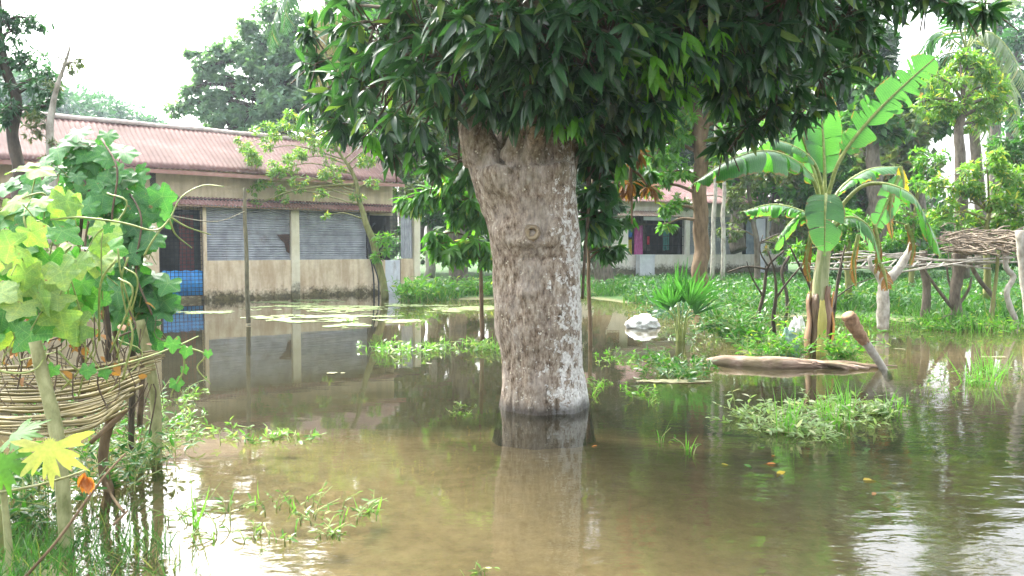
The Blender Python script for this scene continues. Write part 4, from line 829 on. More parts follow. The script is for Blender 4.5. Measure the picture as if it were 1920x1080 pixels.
# ------------------------------------------------------------------ banana plant
def banana_leaf(pts, width, sidev, droopL=.5, droopR=.5, tear=.6, root=None, matn='banana', edge=None, start=.1):
    """midrib through pts; lamina in wind-torn strips spreads along +-sidev and hangs by the droops"""
    cp = crom(pts, 22); n = len(cp); st = MB(); st.tube(cp, [.03, .02, .005], 7); stem = st.build('midrib', M['vine'], root)
    mb = MB(); sidev = Vector(sidev).normalized()
    for q, dr in ((-1, droopL), (1, droopR)):
        i = int(start * n)
        while i < n - 1:
            torn = random.random() < tear
            k = min(random.choice([1, 2, 2, 3, 5, 8, 12]) if torn else random.choice([9, 14]), n - 1 - i)
            j0 = random.uniform(-.35, .55) * tear; lean = random.uniform(-.15, .35); wk = random.uniform(.66, 1.06) if torn else 1
            V = []; UV = []; rows = k + 1; C = 6; span = (cp[i + k] - cp[i]).length
            for a in range(rows):
                s_ = (i + a) / (n - 1); p = cp[i + a]; t_ = (cp[min(i+a+1, n-1)] - cp[max(i+a-1, 0)]).normalized()
                s0 = (s_ - start) / (1 - start); wv = width * 1.15 * wk * (max(0, 1 - abs(2 * s0 - .9) ** 2.1) ** .62 if s0 < .98 else .08) * (.94 if a in (0, rows - 1) else 1) + .01
                sd_ = (sidev - t_ * sidev.dot(t_)).normalized(); o_ = Vector((0, 0, 0)); up0 = .25
                for c_ in range(C):
                    u_ = c_ / (C - 1)
                    if c_:
                        an = -up0 + (dr + j0 + up0) * min(1.55, 1.25 * u_) ; an = min(an, 1.5)
                        o_ = o_ + (sd_ * q * math.cos(an) + Vector((0, 0, -1)) * math.sin(an)) * (wv / (C - 1))
                    sh = (.5 - a / (rows - 1)) * span * (.32 * u_ ** 1.3 if torn else .04)
                    UV.append((u_ * q, s_)); V.append(tuple(p + o_ + t_ * (lean * wv * u_ * u_ + .15 * wv * u_ + sh) + Vector((0, 0, .007 * math.sin((i + a) * 1.9) * u_))))
            I = np.arange(rows * C).reshape(rows, C); mb.add(V, np.stack([I[:-1, :-1], I[1:, :-1], I[1:, 1:], I[:-1, 1:]], -1).reshape(-1, 4), UV); i += k
    lf = mb.build('leaf', M[matn], root)
    stem.parent = lf; OFF[stem.name] = OFF.get(lf.name, Vector())
    return lf
BY = 10.2; bb = W(1538, 640, 10.2); ban = thing('banana_plant', 'banana plant with torn green leaves and brown sheathed stem on a muddy mound', 'plant', (bb.x, BY, .0))
mb = MB(); mb.tube(crom([W(1538, 690, BY), W(1538, 620, BY), W(1538, 540, BY), W(1545, 470, BY), W(1549, 400, BY), W(1549, 362, BY)], 8), [.13, .12, .1, .085, .06, .03], 16)
m, t = mat('banana_stem'); sp = t.sep(); nz = t.noise(12, 4, .6, stretch=(1, 1, .12))
t.finish(t.ramp(nz, [(.35, (.22, .26, .1)), (.5, (.45, .45, .25)), (.68, (.28, .14, .05))]), .5, bump=nz, bstr=.3, bdist=.01); mb.build('stem', m, ban)
for k in range(9):                               # dry and yellow sheaths round the lower stem
    a = k * .72 + .2; x = math.cos(a); y = math.sin(a); r_ = .165 if k % 2 else .19; ht = random.uniform(.78, 1.08)
    V = []; n = 9
    for i in range(n + 1):
        z = -.1 + ht * i / n; rr = r_ * (1 - .18 * i / n) + .015 * math.sin(i * 1.3 + k)
        for j in range(6):
            b_ = a + (j - 2.5) * (.15 if k == 6 else .26) * (1 - .45 * (i / n) ** 3); V.append((bb.x + math.cos(b_) * rr - .012, BY + math.sin(b_) * rr, z + .015 * math.sin(j * 2)))
    mb = MB(); I = np.arange((n+1)*6).reshape(n+1, 6); mb.add(V, np.stack([I[:-1, :-1], I[:-1, 1:], I[1:, 1:], I[1:, :-1]], -1).reshape(-1, 4))
    front = y < -.3
    cn = ['sheath_brown', 'sheath_dark', 'sheath_brown', 'sheath_yellow', 'sheath_brown', 'sheath_dark', 'sheath_yellow', 'sheath_brown', 'sheath_orange'][k]
    if cn not in M:
        cc = {'sheath_brown': ((.12, .06, .03), (.36, .22, .13)), 'sheath_yellow': ((.34, .3, .06), (.55, .48, .14)), 'sheath_dark': ((.045, .028, .015), (.2, .12, .06)), 'sheath_orange': ((.4, .15, .025), (.6, .3, .05))}[cn]
        M[cn] = simplemat(cn, cc[0], cc[1], 14, rough=.55, stretch=(1, 1, .15), spec=.5)
    solid(mb.build('sheath', M[cn], ban), .006)
bl = lambda *a, **k: banana_leaf(*a, root=ban, **k)
bl([W(1549, 380, BY), W(1575, 300, BY - .1), W(1630, 225, BY - .2), W(1700, 155, BY - .3), W(1768, 96, BY - .4)], .2, (1, -.25, -.9), 0.05, .05, tear=.95, start=.3)
bl([W(1548, 400, BY), W(1546, 320, BY + .1), W(1542, 240, BY + .25), W(1534, 160, BY + .3)], .24, (1, .15, 0), .1, .1, tear=.15, start=.3)
bl([W(1548, 420, BY), W(1520, 330, BY - .15), W(1450, 285, BY - .4), W(1370, 300, BY - .65), W(1292, 350, BY - .8)], .36, (.1, 1, .1), .9, 1.15, tear=.85, start=.22)
bl([W(1548, 400, BY), W(1525, 320, BY + .1), W(1500, 250, BY + .25), W(1470, 190, BY + .3)], .22, (.75, .6, .25), .5, .9, tear=.7, start=.3)
bl([W(1549, 430, BY), W(1510, 400, BY + .2), W(1450, 384, BY + .35), W(1388, 398, BY + .4)], .24, (.1, 1, .1), .8, 1.1, tear=.85, start=.25)
bl([W(1549, 400, BY), W(1549, 366, BY - .28), W(1547, 400, BY - .5), W(1546, 480, BY - .55)], .21, (1, 0, 0), .15, .15, tear=.25, start=.3)
bl([W(1550, 400, BY), W(1580, 350, BY + .1), W(1630, 318, BY + .25), W(1690, 312, BY + .4)], .22, (0, 1, .1), .7, 1.1, tear=.6, start=.25)
l8 = bl([W(1550, 420, BY), W(1620, 348, BY - .2), W(1700, 360, BY - .45), W(1740, 420, BY - .5), W(1765, 480, BY - .5)], .25, (.25, 1, .2), .9, .9, tear=.8, start=.35)
bl([W(1550, 440, BY), W(1590, 408, BY - .25), W(1632, 430, BY - .4), W(1655, 505, BY - .4)], .2, (.4, 1, .2), .9, .8, tear=.8, start=.25)
bl([W(1548, 390, BY), W(1522, 300, BY - .1), W(1440, 262, BY + .1), W(1370, 290, BY + .2)], .24, (.1, 1, .1), .9, 1.0, tear=.7, start=.3)
bl([W(1549, 440, BY), W(1580, 400, BY + .25), W(1620, 420, BY + .5), W(1640, 470, BY + .6)], .2, (.6, .7, .1), .8, .9, tear=.5, start=.25)
bl([W(1549, 440, BY), W(1520, 400, BY + .3), W(1480, 420, BY + .5), W(1450, 470, BY + .6)], .2, (.6, .7, .1), .8, .9, tear=.5, start=.25)
bl([W(1652, 495, BY - .4), W(1660, 520, BY - .42), W(1664, 545, BY - .42)], .09, (1, .1, 0), .6, .6, tear=.9, matn='dry', start=.02)['label'] = 'brown dried tip of the drooping leaf'
bl([W(1688, 312, BY + .4), W(1694, 345, BY + .38), W(1688, 375, BY + .38)], .08, (1, .1, 0), .6, .6, tear=.6, matn='yellow', start=.02)['label'] = 'yellow dried leaf end'
for q_ in [((1640, 420, -.35), (1648, 470, -.36), (1640, 515, -.36)), ((1700, 420, -.4), (1712, 460, -.4), (1706, 500, -.4)), ((1676, 350, .3), (1668, 400, .28), (1674, 450, .26)), ((1610, 440, .1), (1600, 490, .1), (1606, 540, .1)), ((1520, 440, .2), (1512, 490, .2), (1518, 530, .2))]:
    bl([W(a_, b_, BY + c_) for a_, b_, c_ in q_], .07, (1, .2, 0), 1.0, 1.1, tear=.8, matn='dry', start=.02)['label'] = 'dry brown hanging leaf'
bl([W(1686, 330, BY + .36), W(1665, 375, BY + .3), W(1640, 430, BY + .2)], .15, (1, .2, .4), .3, .3, tear=.3, start=.02)
# ================================================================== SMALL THINGS
# ---------------- stick trellis on the right
tr_ = thing('stick_trellis', 'rickety trellis of crooked branch posts under a flat roof of dry sticks', 'trellis', G(1790, 602))
def post(pts, r, bark='bark', parent=tr_, name='post', seg=9, extra=()):
    mb = MB(); mb.tube(crom([W(*p) for p in pts], 6), r, seg, jit=.2)
    for e, er in extra: mb.tube(crom([W(*p) for p in e], 5), er, 7, jit=.2)
    return mb.build(name, M[bark], parent)
TY = 14.2
post([(1733, 640, TY), (1734, 590, TY), (1738, 540, TY), (1730, 500, TY), (1732, 470, TY)], [.09, .08, .07, .06, .07])
post([(1793, 640, TY - .3), (1794, 590, TY - .3), (1790, 555, TY - .3), (1797, 510, TY - .3), (1800, 472, TY - .3)], [.12, .1, .09, .1, .12], extra=[([(1792, 585, TY - .3), (1760, 545, TY - .4), (1725, 495, TY - .4)], [.035, .03, .02]), ([(1792, 580, TY - .3), (1815, 545, TY - .4), (1822, 520, TY - .4)], [.03, .025, .015]), ([(1795, 560, TY - .3), (1780, 530, TY - .2), (1775, 500, TY - .2)], [.03, .02, .015]), ([(1794, 588, TY - .3), (1775, 592, TY - .5), (1760, 600, TY - .6)], [.03, .02, .015])])
post([(1853, 640, TY + .3), (1856, 600, TY + .3), (1862, 560, TY + .3), (1840, 530, TY + .3), (1822, 500, TY + .3), (1818, 480, TY + .3)], [.05, .045, .04, .04, .03])
post([(1860, 640, 13.4), (1862, 570, 13.4), (1868, 520, 13.4), (1872, 470, 13.4)], [.035, .03, .025], 'bark_green')
post([(1908, 640, 13.6), (1903, 600, 13.6), (1892, 570, 13.6), (1888, 545, 13.6), (1900, 520, 13.6), (1886, 500, 13.6), (1888, 470, 13.6)], [.06, .05, .045, .05, .04], 'bark_pale')
post([(1936, 680, 11.2), (1930, 600, 11.2), (1920, 520, 11.2), (1912, 432, 11.2)], [.07, .065, .06, .065], 'bark_pale')
post([(1668, 640, 13.0), (1655, 618, 13.0), (1656, 570, 13.0), (1658, 535, 13.0), (1680, 510, 13.0), (1700, 480, 13.0), (1712, 455, 13.0)][1:], [.1, .1, .09, .08, .06, .05], 'bark_pale', extra=[([(1658, 535, 13.0), (1646, 515, 13.0), (1634, 500, 13.0), (1630, 480, 13)], [.08, .05, .04, .03])])
post([(1560, 620, 13.6), (1566, 560, 13.6), (1575, 510, 13.6), (1578, 470, 13.6)], [.03, .028, .025], 'bark_dark')
post([(1470, 620, 13.8), (1476, 560, 13.8), (1466, 510, 13.8), (1480, 480, 13.8)], [.03, .028, .025], 'bark_dark')
mb = MB()
def trellis_pt(a, b, h=0):       # a across the roof 0..1, b depth 0..1
    p = W(1765 + a * 165, 468 - 4 * a, 13.4 + 1.6 * b); q = W(1765, 468, 13.4); p.z = q.z + h + .25 * b; return p
random.seed(5)
for k in range(190):
    a0 = random.uniform(-.08, .9); a1 = a0 + random.uniform(.12, .5); b0 = random.random() ** 1.4; b1 = b0 + random.uniform(-.25, .25); h0 = random.uniform(-.05, .2); h1 = h0 + random.uniform(-.12, .08)
    p, q = trellis_pt(a0, b0, h0), trellis_pt(a1, b1, h1); mid = (p + q) / 2 + Vector((0, 0, random.uniform(-.08, .08)))
    mb.tube(crom([p, mid, q], 3), random.uniform(.007, .019), 4, cap=False)
for k in range(26):
    p = trellis_pt(random.random(), random.random() * .4, random.uniform(-.05, .1)); mb.tube([p, p + Vector((random.uniform(-.25, .25), -.1, -random.uniform(.1, .4)))], .007, 4, cap=False)
mb.build('stick_roof', simplemat('dry_grey_sticks', (.1, .08, .055), (.32, .26, .19), 16), tr_)
mb = MB()
for k in range(20):
    px0 = random.uniform(1470, 1720); L_ = random.uniform(90, 260); py = random.uniform(478, 502); d0 = random.uniform(12.9, 14.5)
    mb.tube(crom([W(px0, py + random.uniform(-10, 12), d0), W(px0 + L_ * .5, py + random.uniform(-8, 8), d0), W(px0 + L_, py + random.uniform(-14, 6), d0 + .2)], 4), random.uniform(.008, .02), 5)
for k in range(9):
    px0 = 1560 + k * 26 + random.uniform(-8, 8); mb.tube([W(px0, 500, 12.9), W(px0 + 12, 488, 14.6)], .014, 5)
mb.build('side_sticks', M['bark_pale'], tr_)

# bare crooked shrub left of the banana
br = thing('bare_shrub', 'leafless shrub of dark crooked branches left of the banana plant', 'shrub', G(1445, 640))
mb = MB()
for pts, r in [([(1418, 650, 11.6), (1420, 600, 11.6), (1432, 550, 11.6), (1440, 500, 11.6), (1470, 470, 11.6)], [.03, .028, .025, .015]), ([(1455, 655, 11.5), (1450, 600, 11.5), (1455, 555, 11.5), (1452, 510, 11.5), (1440, 470, 11.5)], [.035, .03, .02, .012]),
               ([(1454, 560, 11.5), (1480, 525, 11.5), (1510, 490, 11.5)], [.02, .015, .01]), ([(1430, 555, 11.6), (1410, 520, 11.6), (1400, 490, 11.6)], [.018, .012, .008]), ([(1440, 505, 11.6), (1400, 500, 11.6), (1365, 510, 11.6)], [.018, .014, .01]),
               ([(1530, 600, 11.8), (1520, 540, 11.8), (1500, 500, 11.8), (1480, 460, 11.8)], [.03, .025, .02, .01]), ([(1565, 580, 11.8), (1572, 520, 11.8), (1585, 460, 11.8)], [.025, .02, .012]), ([(1400, 655, 11.4), (1412, 620, 11.4), (1418, 590, 11.4)], [.02, .02, .015]),
               ([(1565, 560, 11.8), (1600, 535, 11.8), (1640, 520, 11.8)], [.012, .01, .006]), ([(1440, 500, 11.6), (1425, 470, 11.6), (1430, 440, 11.6)], [.015, .01, .006])]:
    mb.tube(crom([W(*p) for p in pts], 5), r, 7, jit=.2)
mb.build('branches', M['bark_dark'], br)

# ---------------- floating log and leaning cut trunk
a, b = G(1325, 684), G(1560, 690); L_ = (b - a)
mb = MB(); pts = [a.lerp(b, k / 8) + Vector((0, .04 * math.sin(k), .035 + .008 * math.sin(k * 1.7))) for k in range(9)]
mb.tube(crom(pts, 4), [.04, .075, .085, .085, .085, .075, .065, .03], 14, jit=.06)
for k in range(26):
    p = a.lerp(b, random.uniform(.55, 1.0)); mb.tube(crom([p + Vector((0, random.uniform(-.1, .1), .06)), p + Vector((.25, random.uniform(-.15, .15), .05)), p + Vector((random.uniform(.4, .85), random.uniform(-.2, .2), .01))], 3), random.uniform(.008, .022), 5)
m, t = mat('rotting_banana_log'); nz = t.noise(18, 5, .65, stretch=(.12, 1, 1)); n2 = t.noise(4, 4)
t.finish(t.mix(t.ramp(n2, [(.45, 0), (.6, .8)]), t.ramp(nz, [(.33, (.1, .055, .035)), (.5, (.32, .22, .155)), (.7, (.55, .44, .34))]), (.2, .16, .08)), .75, bump=nz, bstr=.7, bdist=.02)
o = recenter(mb.build('floating_log', m)); tag(o, 'rotting fibrous log floating in the water in front of the banana plant', 'log')
st = thing('cut_trunk', 'thin grey trunk with a thick sawn brown end leaning out of the water', 'trunk', G(1665, 703))
mb = MB(); LY = 8.9
mb.tube(crom([W(1668, 712, LY), W(1650, 682, LY), W(1632, 655, LY), W(1618, 637, LY)], 5), [.045, .045, .05, .05], 12, jit=.06); mb.build('shaft', M['bark_pale'], st)
mb = MB(); mb.tube(crom([W(1622, 643, LY), W(1612, 628, LY - .02), W(1597, 603, LY - .04), W(1590, 591, LY - .06)], 5), [.05, .07, .078, .074], 18, jit=.32); hb = mb.build('thick_end', simplemat('sawn_brown_wood', (.16, .09, .05), (.42, .27, .16), 14, rough=.85), st)
e0_, e1_ = W(1597, 603, LY - .04), W(1590, 591, LY - .06); d = (e1_ - e0_).normalized(); mb = MB(); mb.tube([e1_, e1_ + d * .012], [.07, .067], 14); mb.build('sawn_face', simplemat('pale_sawn_face', (.42, .24, .13), (.6, .4, .25), 20), hb)

# ---------------- white sacks and blue basin in the water
def lump(name, px, py, rx, ry, rz, m_, seed, sharp=1.0, fold=.12):
    c = G(px, py); mb = MB(); V = []; n1, n2 = 26, 40
    for i in range(n1 + 1):
        th = math.pi * i / n1
        for j in range(n2):
            ph = 2 * math.pi * j / n2; d = Vector((math.sin(th) * math.cos(ph), math.sin(th) * math.sin(ph), math.cos(th)))
            k = 1 + fold * mn.noise(d * 2.2 + Vector((seed, 0, 0))) * 2 + fold * .5 * mn.noise(d * 6 + Vector((seed, 3, 0))) - .16 * (1 - abs(mn.noise(d * 3.5 + Vector((seed, 3, 9)))) * 2) ** 6 - .05 * (1 - abs(mn.noise(d * 8 + Vector((seed, 1, 9)))) * 2) ** 4
            V.append((c.x + d.x * rx * k, c.y + d.y * ry * k, c.z + (d.z * rz * k if d.z > 0 else d.z * rz * .5) + .02))
    F_ = [(i*n2+j, (i+1)*n2+j, (i+1)*n2+(j+1) % n2, i*n2+(j+1) % n2) for i in range(n1) for j in range(n2)]
    mb.add(V, np.array(F_)); return mb, c
M['sack'] = simplemat('white_woven_sack', (.5, .5, .46), (.85, .85, .83), 9, rough=.7, bstr=1, bdist=.05, detail=8)
mb, c = lump('sack', 1205, 614, .30, .22, .21, None, 1.0)
sk = recenter(mb.build('white_sack', M['sack'])); tag(sk, 'crumpled white sack half sunk in the water right of the mango trunk', 'sack')
mb, c = lump('sack', 1497, 640, .14, .12, .3, None, 5.0, fold=.25)
sk = recenter(mb.build('plastic_bag', M['sack'])); tag(sk, 'white plastic bag caught in the weeds left of the banana stem', 'bag')
mb, c = lump('x', 1478, 664, .15, .1, .3, None, 9.0, fold=.15)
o = recenter(mb.build('net_bundle', simplemat('pale_teal_netting', (.14, .26, .2), (.3, .44, .36), 20, rough=.7, bstr=.6))); tag(o, 'crumpled pale teal netting bundle below the white plastic bag', 'netting')

# ---------------- upright pole and wires
mb = MB(); mb.tube(crom([W(466, 606, 14.0), W(463, 540, 14.0), W(462, 470, 14.0), W(459, 410, 14.0), W(459, 352, 14.0)], 6), [.042, .04, .038, .034, .03], 8, jit=.1)
c0 = G(466, 616, -.4)
mb.tube([W(466, 608, 14.0), W(468, 680, 14.0)], .04, 8)
o = recenter(mb.build('bamboo_pole', M['pole'])); tag(o, 'thin upright pole standing in the water in front of the shutters', 'pole')
mb = MB()
def wire(a, b, sag=.08, r=.006): m_ = (Vector(a) + Vector(b)) / 2 - Vector((0, 0, sag)); mb.tube(crom([a, m_, b], 8), r, 5)
wire(W(459, 396, 14.0), W(300, 402, 6.6), .12); 
o = recenter(mb.build('wire', M['pole'])); tag(o, 'thin cord from the upright pole to the gourd vine', 'cord')

# ---------------- duckweed mats and floating scum
def mat_discs(name, patches, n, r0, r1, mtl, label, cat=None, z=.006):
    mb = MB(); pos = []
    poly = np.array([(math.cos(2*math.pi*k/6), math.sin(2*math.pi*k/6), 0) for k in range(6)])
    tot = sum(p[2] * p[3] for p in patches); random.seed(21)
    for (px, py, hx, hy) in patches:
        m_ = int(n * hx * hy / tot)
        for _ in range(m_ * 2):
            a = random.uniform(0, 6.28); q = math.sqrt(random.random()); x = px + math.cos(a) * q * hx; y = py + math.sin(a) * q * hy; g = G(x, y)
            if mn.noise(Vector((g.x * .7, g.y * 1.6, 2))) + .6 * mn.noise(Vector((g.x * 2.6, g.y * 3.5, 4))) + .35 * mn.noise(Vector((g.x * 9, g.y * 8, 4))) < -.06 + .35 * q ** 2 + (.12 if 'scum' in name else 0): continue
            pos.append((g.x, g.y, z + random.uniform(0, .004)))
    pos = np.array(pos); k = len(pos); mb.inst(poly, np.array([[0, 1, 2, 3, 4, 5]]), pos, np.tile([0, 1, 0.], (k, 1)) + rng.normal(size=(k, 3)) * [.3, .3, .0], np.tile([0, 0, 1.], (k, 1)), np.stack([rng.uniform(r0, r1, k) * 1.6, rng.uniform(r0, r1, k), np.ones(k)], 1))
    o = mb.build(name, mtl); tag(o, label, cat, kind='stuff'); return o
M['duckweed'] = leafmat('duckweed', (.12, .19, .05), (.27, .34, .13), (.4, .42, .25), rough=.6, transl=.1, nscale=2)
mat_discs('duckweed', [(600, 580, 135, 9), (640, 598, 150, 10), (560, 566, 90, 5), (850, 580, 90, 10), (650, 612, 60, 6), (780, 572, 70, 4), (740, 600, 60, 6), (480, 578, 50, 4), (380, 585, 60, 4), (570, 596, 120, 5)], 17000, .010, .03, M['duckweed'], 'pale green duckweed mats on the still water before the shutters', 'duckweed')
mat_discs('floating_scum', [(1210, 716, 130, 3), (1440, 640, 40, 3), (1600, 665, 60, 3), (450, 815, 160, 3), (1780, 655, 110, 2), (1850, 670, 80, 1.5), (640, 700, 40, 2), (1100, 722, 40, 3), (1650, 690, 60, 3)], 1500, .012, .03, simplemat('pale_floating_debris', (.12, .13, .06), (.3, .28, .16), 8), 'thin line of pale floating leaf litter and scum on the water', 'floating litter')

# ---------------- grass
def blades(mb, xy, z0, h, wdt, lean=.4, seg=3, tmpl=None):
    n = len(xy); V = []
    T = []
    for i in range(seg + 1):
        s_ = i / seg; wv = .5 * (1 - s_ ** 1.6) if i < seg else 0
        T.append((-wv, s_, -.35 * s_ * s_)); T.append((wv + (.001 if i == seg else 0), s_, -.35 * s_ * s_))
    T = np.array(T); Fq = np.array([(2*i, 2*i+1, 2*i+3, 2*i+2) for i in range(seg)])
    d = rng.normal(size=(n, 3)) * lean; d[:, 2] = 1; Z = rng.normal(size=(n, 3)); Z[:, 2] = .3
    hh = h * rng.uniform(.45, 1.25, n); pos = np.column_stack([xy, z0])
    mb.inst(T, Fq, pos, d, Z, np.stack([wdt * rng.uniform(.6, 1.3, n), hh, hh], 1))
mb = MB(); N = 75000
X = rng.uniform(-3.5, 26, N * 2); Yv = 12 + 25 * rng.uniform(0, 1, N * 2) ** 1.2; zz = ground_z(X, Yv)
nz = np.array([mn.noise(Vector((a * .6, b * .6, 0))) for a, b in zip(X, Yv)])
ok = (zz > -.06) & (zz + nz * .25 > -.02) & ~((Yv > 20.5) & (X < -3.1 + (Yv - 24.5) * .3)) & (Yv < 31.2 + np.maximum(0, (X - 2.9) * .4)); X, Yv, zz, nz = X[ok], Yv[ok], zz[ok], nz[ok]
blades(mb, np.column_stack([X, Yv]), zz - .02, (.34 + .22 * np.clip(nz, -.5, 1)) * np.where(Yv > 23, .6, 1), .035, .55)
tag(mb.build('grass', M['grass']), 'lush green grass covering the far bank', 'grass', kind='stuff')
# broad leaved ground cover among the far grass
mb = MB(); k = rng.choice(len(X), 9000); p = np.column_stack([X[k], Yv[k], zz[k] + rng.uniform(.12, .42, 9000) * np.where(Yv[k] > 23, .5, 1)])
whorls(mb, p, np.tile([0, -.3, 1.], (9000, 1)) + rng.normal(size=(9000, 3)) * .3, T_RH, 3, .16, tilt=1.2, droop=.2, jit=.3)
tag(mb.build('ground_cover', M['mid']), 'broad leaved weeds growing through the far grass', 'weeds', kind='stuff')

def weed_clump(name, label, pts, h, nst, leaf='weed', lsize=.06, lean=.6, group=None, cat='weeds', nleaf=7, blade=0, bl_h=.3, stemmat='vine', T=None, zb=-.03):
    """pts: list of (px,py,spread px, spread depth m)"""
    c = G(pts[0][0], pts[0][1]); root = thing(name, label, cat, c, group)
    st = MB(); lf = MB(); P_ = []; D_ = []; gb = MB(); XY = []
    for (px, py, sx, sy) in pts:
        g = G(px, py); wx = sx / F * g.y
        for _ in range(nst):
            b_ = Vector((g.x + random.gauss(0, wx * .5), g.y + random.gauss(0, sy * .5), zb)); l = h * random.uniform(.5, 1.3)
            d = Vector((random.gauss(0, lean), random.gauss(0, lean), 1)).normalized(); tip = b_ + d * l + Vector((0, 0, -.1 * l))
            mid = b_ + Vector((d.x * .3, d.y * .3, d.z)) * l * .5; cp = crom([b_, mid, tip], 3); st.tube(cp, [.004, .003, .002], 4, cap=False)
            for q in range(nleaf):
                s_ = .25 + .75 * (q + random.random() * .5) / nleaf; kk = min(int(s_ * (len(cp) - 1)), len(cp) - 2); pp = cp[kk].lerp(cp[kk+1], s_ * (len(cp)-1) - kk); P_.append(tuple(pp)); D_.append((random.gauss(d.x, .7), random.gauss(d.y, .7), random.gauss(.35, .3)))
        for _ in range(blade): XY.append((g.x + random.gauss(0, wx * .5), g.y + random.gauss(0, sy * .5)))
    st.build('stems', M[stemmat], root)
    leaves_at(lf, T or T_LANCE, np.array(P_), np.array(D_), lsize, jit=.5); lf.build('leaves', M[leaf], root)
    if XY: blades(gb, np.array(XY), np.full(len(XY), -.04), bl_h, .012, .25, 4); gb.build('blades', M['grass_fresh'], root)
    return root
weed_clump('water_weed', 'pale leafed weed clump with upright grass blades, nearest large clump right of the trunk', [(1420, 785, 60, .35), (1490, 770, 90, .4), (1560, 790, 80, .4), (1520, 815, 60, .2), (1460, 805, 60, .2), (1590, 770, 50, .3), (1630, 775, 50, .25)], .2, 24, leaf='weed_pale', lean=1.1, lsize=.075)
weed_clump('water_grass', 'tall thin grass blades standing in the middle of the pale weed clump', [(1560, 795, 34, .3), (1590, 775, 12, .1), (1480, 810, 20, .1)], .1, 2, blade=24, bl_h=.34, cat='grass')
weed_clump('water_grass', 'small grass tuft right of the pale weed clump, below the leaning cut trunk', [(1685, 760, 20, .15), (1670, 775, 20, .1)], .1, 4, blade=9, bl_h=.25, cat='grass')
weed_clump('water_grass', 'bright upright grass tuft in the water near the right edge', [(1840, 720, 26, .2), (1855, 700, 26, .2)], .16, 8, blade=36, bl_h=.36, cat='grass', leaf='bright')
weed_clump('water_weed', 'thin olive weeds left of the bright grass tuft by the right edge', [(1780, 740, 45, .4), (1800, 705, 60, .3), (1890, 705, 30, .4)], .2, 16, lean=.6, lsize=.05, nleaf=5)
weed_clump('water_weed', 'long strip of bright weeds in the water left of the mango trunk', [(720, 655, 50, .4), (770, 660, 50, .4), (820, 655, 60, .4), (880, 650, 60, .5), (925, 655, 40, .4)], .2, 15, leaf='weed', lsize=.09, lean=1.0, blade=14, bl_h=.2)
weed_clump('water_weed', 'faint weeds under the strip, close to the left side of the mango trunk', [(860, 775, 22, .1), (870, 760, 20, .1)], .07, 10, lean=1.5, lsize=.04)
weed_clump('water_weed', 'loose weed raft to the right of the mango trunk base', [(1150, 665, 40, .3), (1190, 680, 60, .3), (1130, 720, 40, .2), (1210, 740, 30, .15)], .14, 12, leaf='bright', lsize=.06, lean=1.0)
weed_clump('water_weed', 'dense weeds below the young fan palm', [(1260, 700, 50, .25), (1310, 690, 50, .3), (1240, 680, 40, .3), (1290, 710, 40, .2)], .2, 26, leaf='mid', lsize=.09, lean=.9)
weed_clump('water_weed', 'tall tangled weeds between the fan palm and the bare shrub', [(1350, 640, 60, .6), (1400, 650, 60, .6), (1360, 600, 70, 1.2), (1420, 610, 70, 1.0)], .62, 45, leaf='mid', lsize=.13, lean=.4, nleaf=10)
weed_clump('water_weed', 'weeds crowding round the foot of the banana stem', [(1480, 668, 60, .4), (1440, 668, 60, .5), (1600, 655, 40, .5), (1500, 640, 60, .6), (1580, 680, 30, .15)], .36, 34, leaf='bright', lsize=.1, lean=.6, nleaf=8)
weed_clump('water_weed', 'pale green weeds under the fan palm leaves, right of the white sack', [(1260, 600, 60, 1.2), (1330, 575, 90, 2), (1250, 560, 90, 2.5)], .55, 50, leaf='mid_blue', lsize=.16, lean=.5, nleaf=9)
weed_clump('water_weed', 'reedy weeds at the water edge below the trellis posts', [(1700, 615, 60, .6), (1770, 618, 60, .6), (1840, 620, 70, .6), (1900, 620, 50, .6), (1620, 610, 40, .5)], .3, 26, leaf='bright', lsize=.11, lean=.6, blade=30, bl_h=.4)
weed_clump('water_weed', 'bank weeds at the right corner of the flooded building', [(790, 560, 40, .8), (840, 556, 50, .9), (890, 556, 50, .9), (770, 566, 20, .4)], .65, 45, leaf='bright', lsize=.2, lean=.5, nleaf=8, blade=50, bl_h=.6)
for px, py, n, lab in [(1240, 830, 3, 'lone thin grass stalk in open water below the dark reflection'), (1290, 845, 3, 'thin bent weed stalk lying just right of the lone grass stalk'), (655, 605, 8, 'small weed tuft standing on the duckweed mat'), (1220, 755, 4, 'tiny weed sprig right of the trunk reflection'), (1115, 740, 5, 'tiny weed sprig touching the right side of the trunk base')]:
    weed_clump('weed_sprig', lab, [(px, py, 10, .08)], .15, n, leaf='bright', lsize=.04, lean=.5, nleaf=4, blade=3, bl_h=.2)
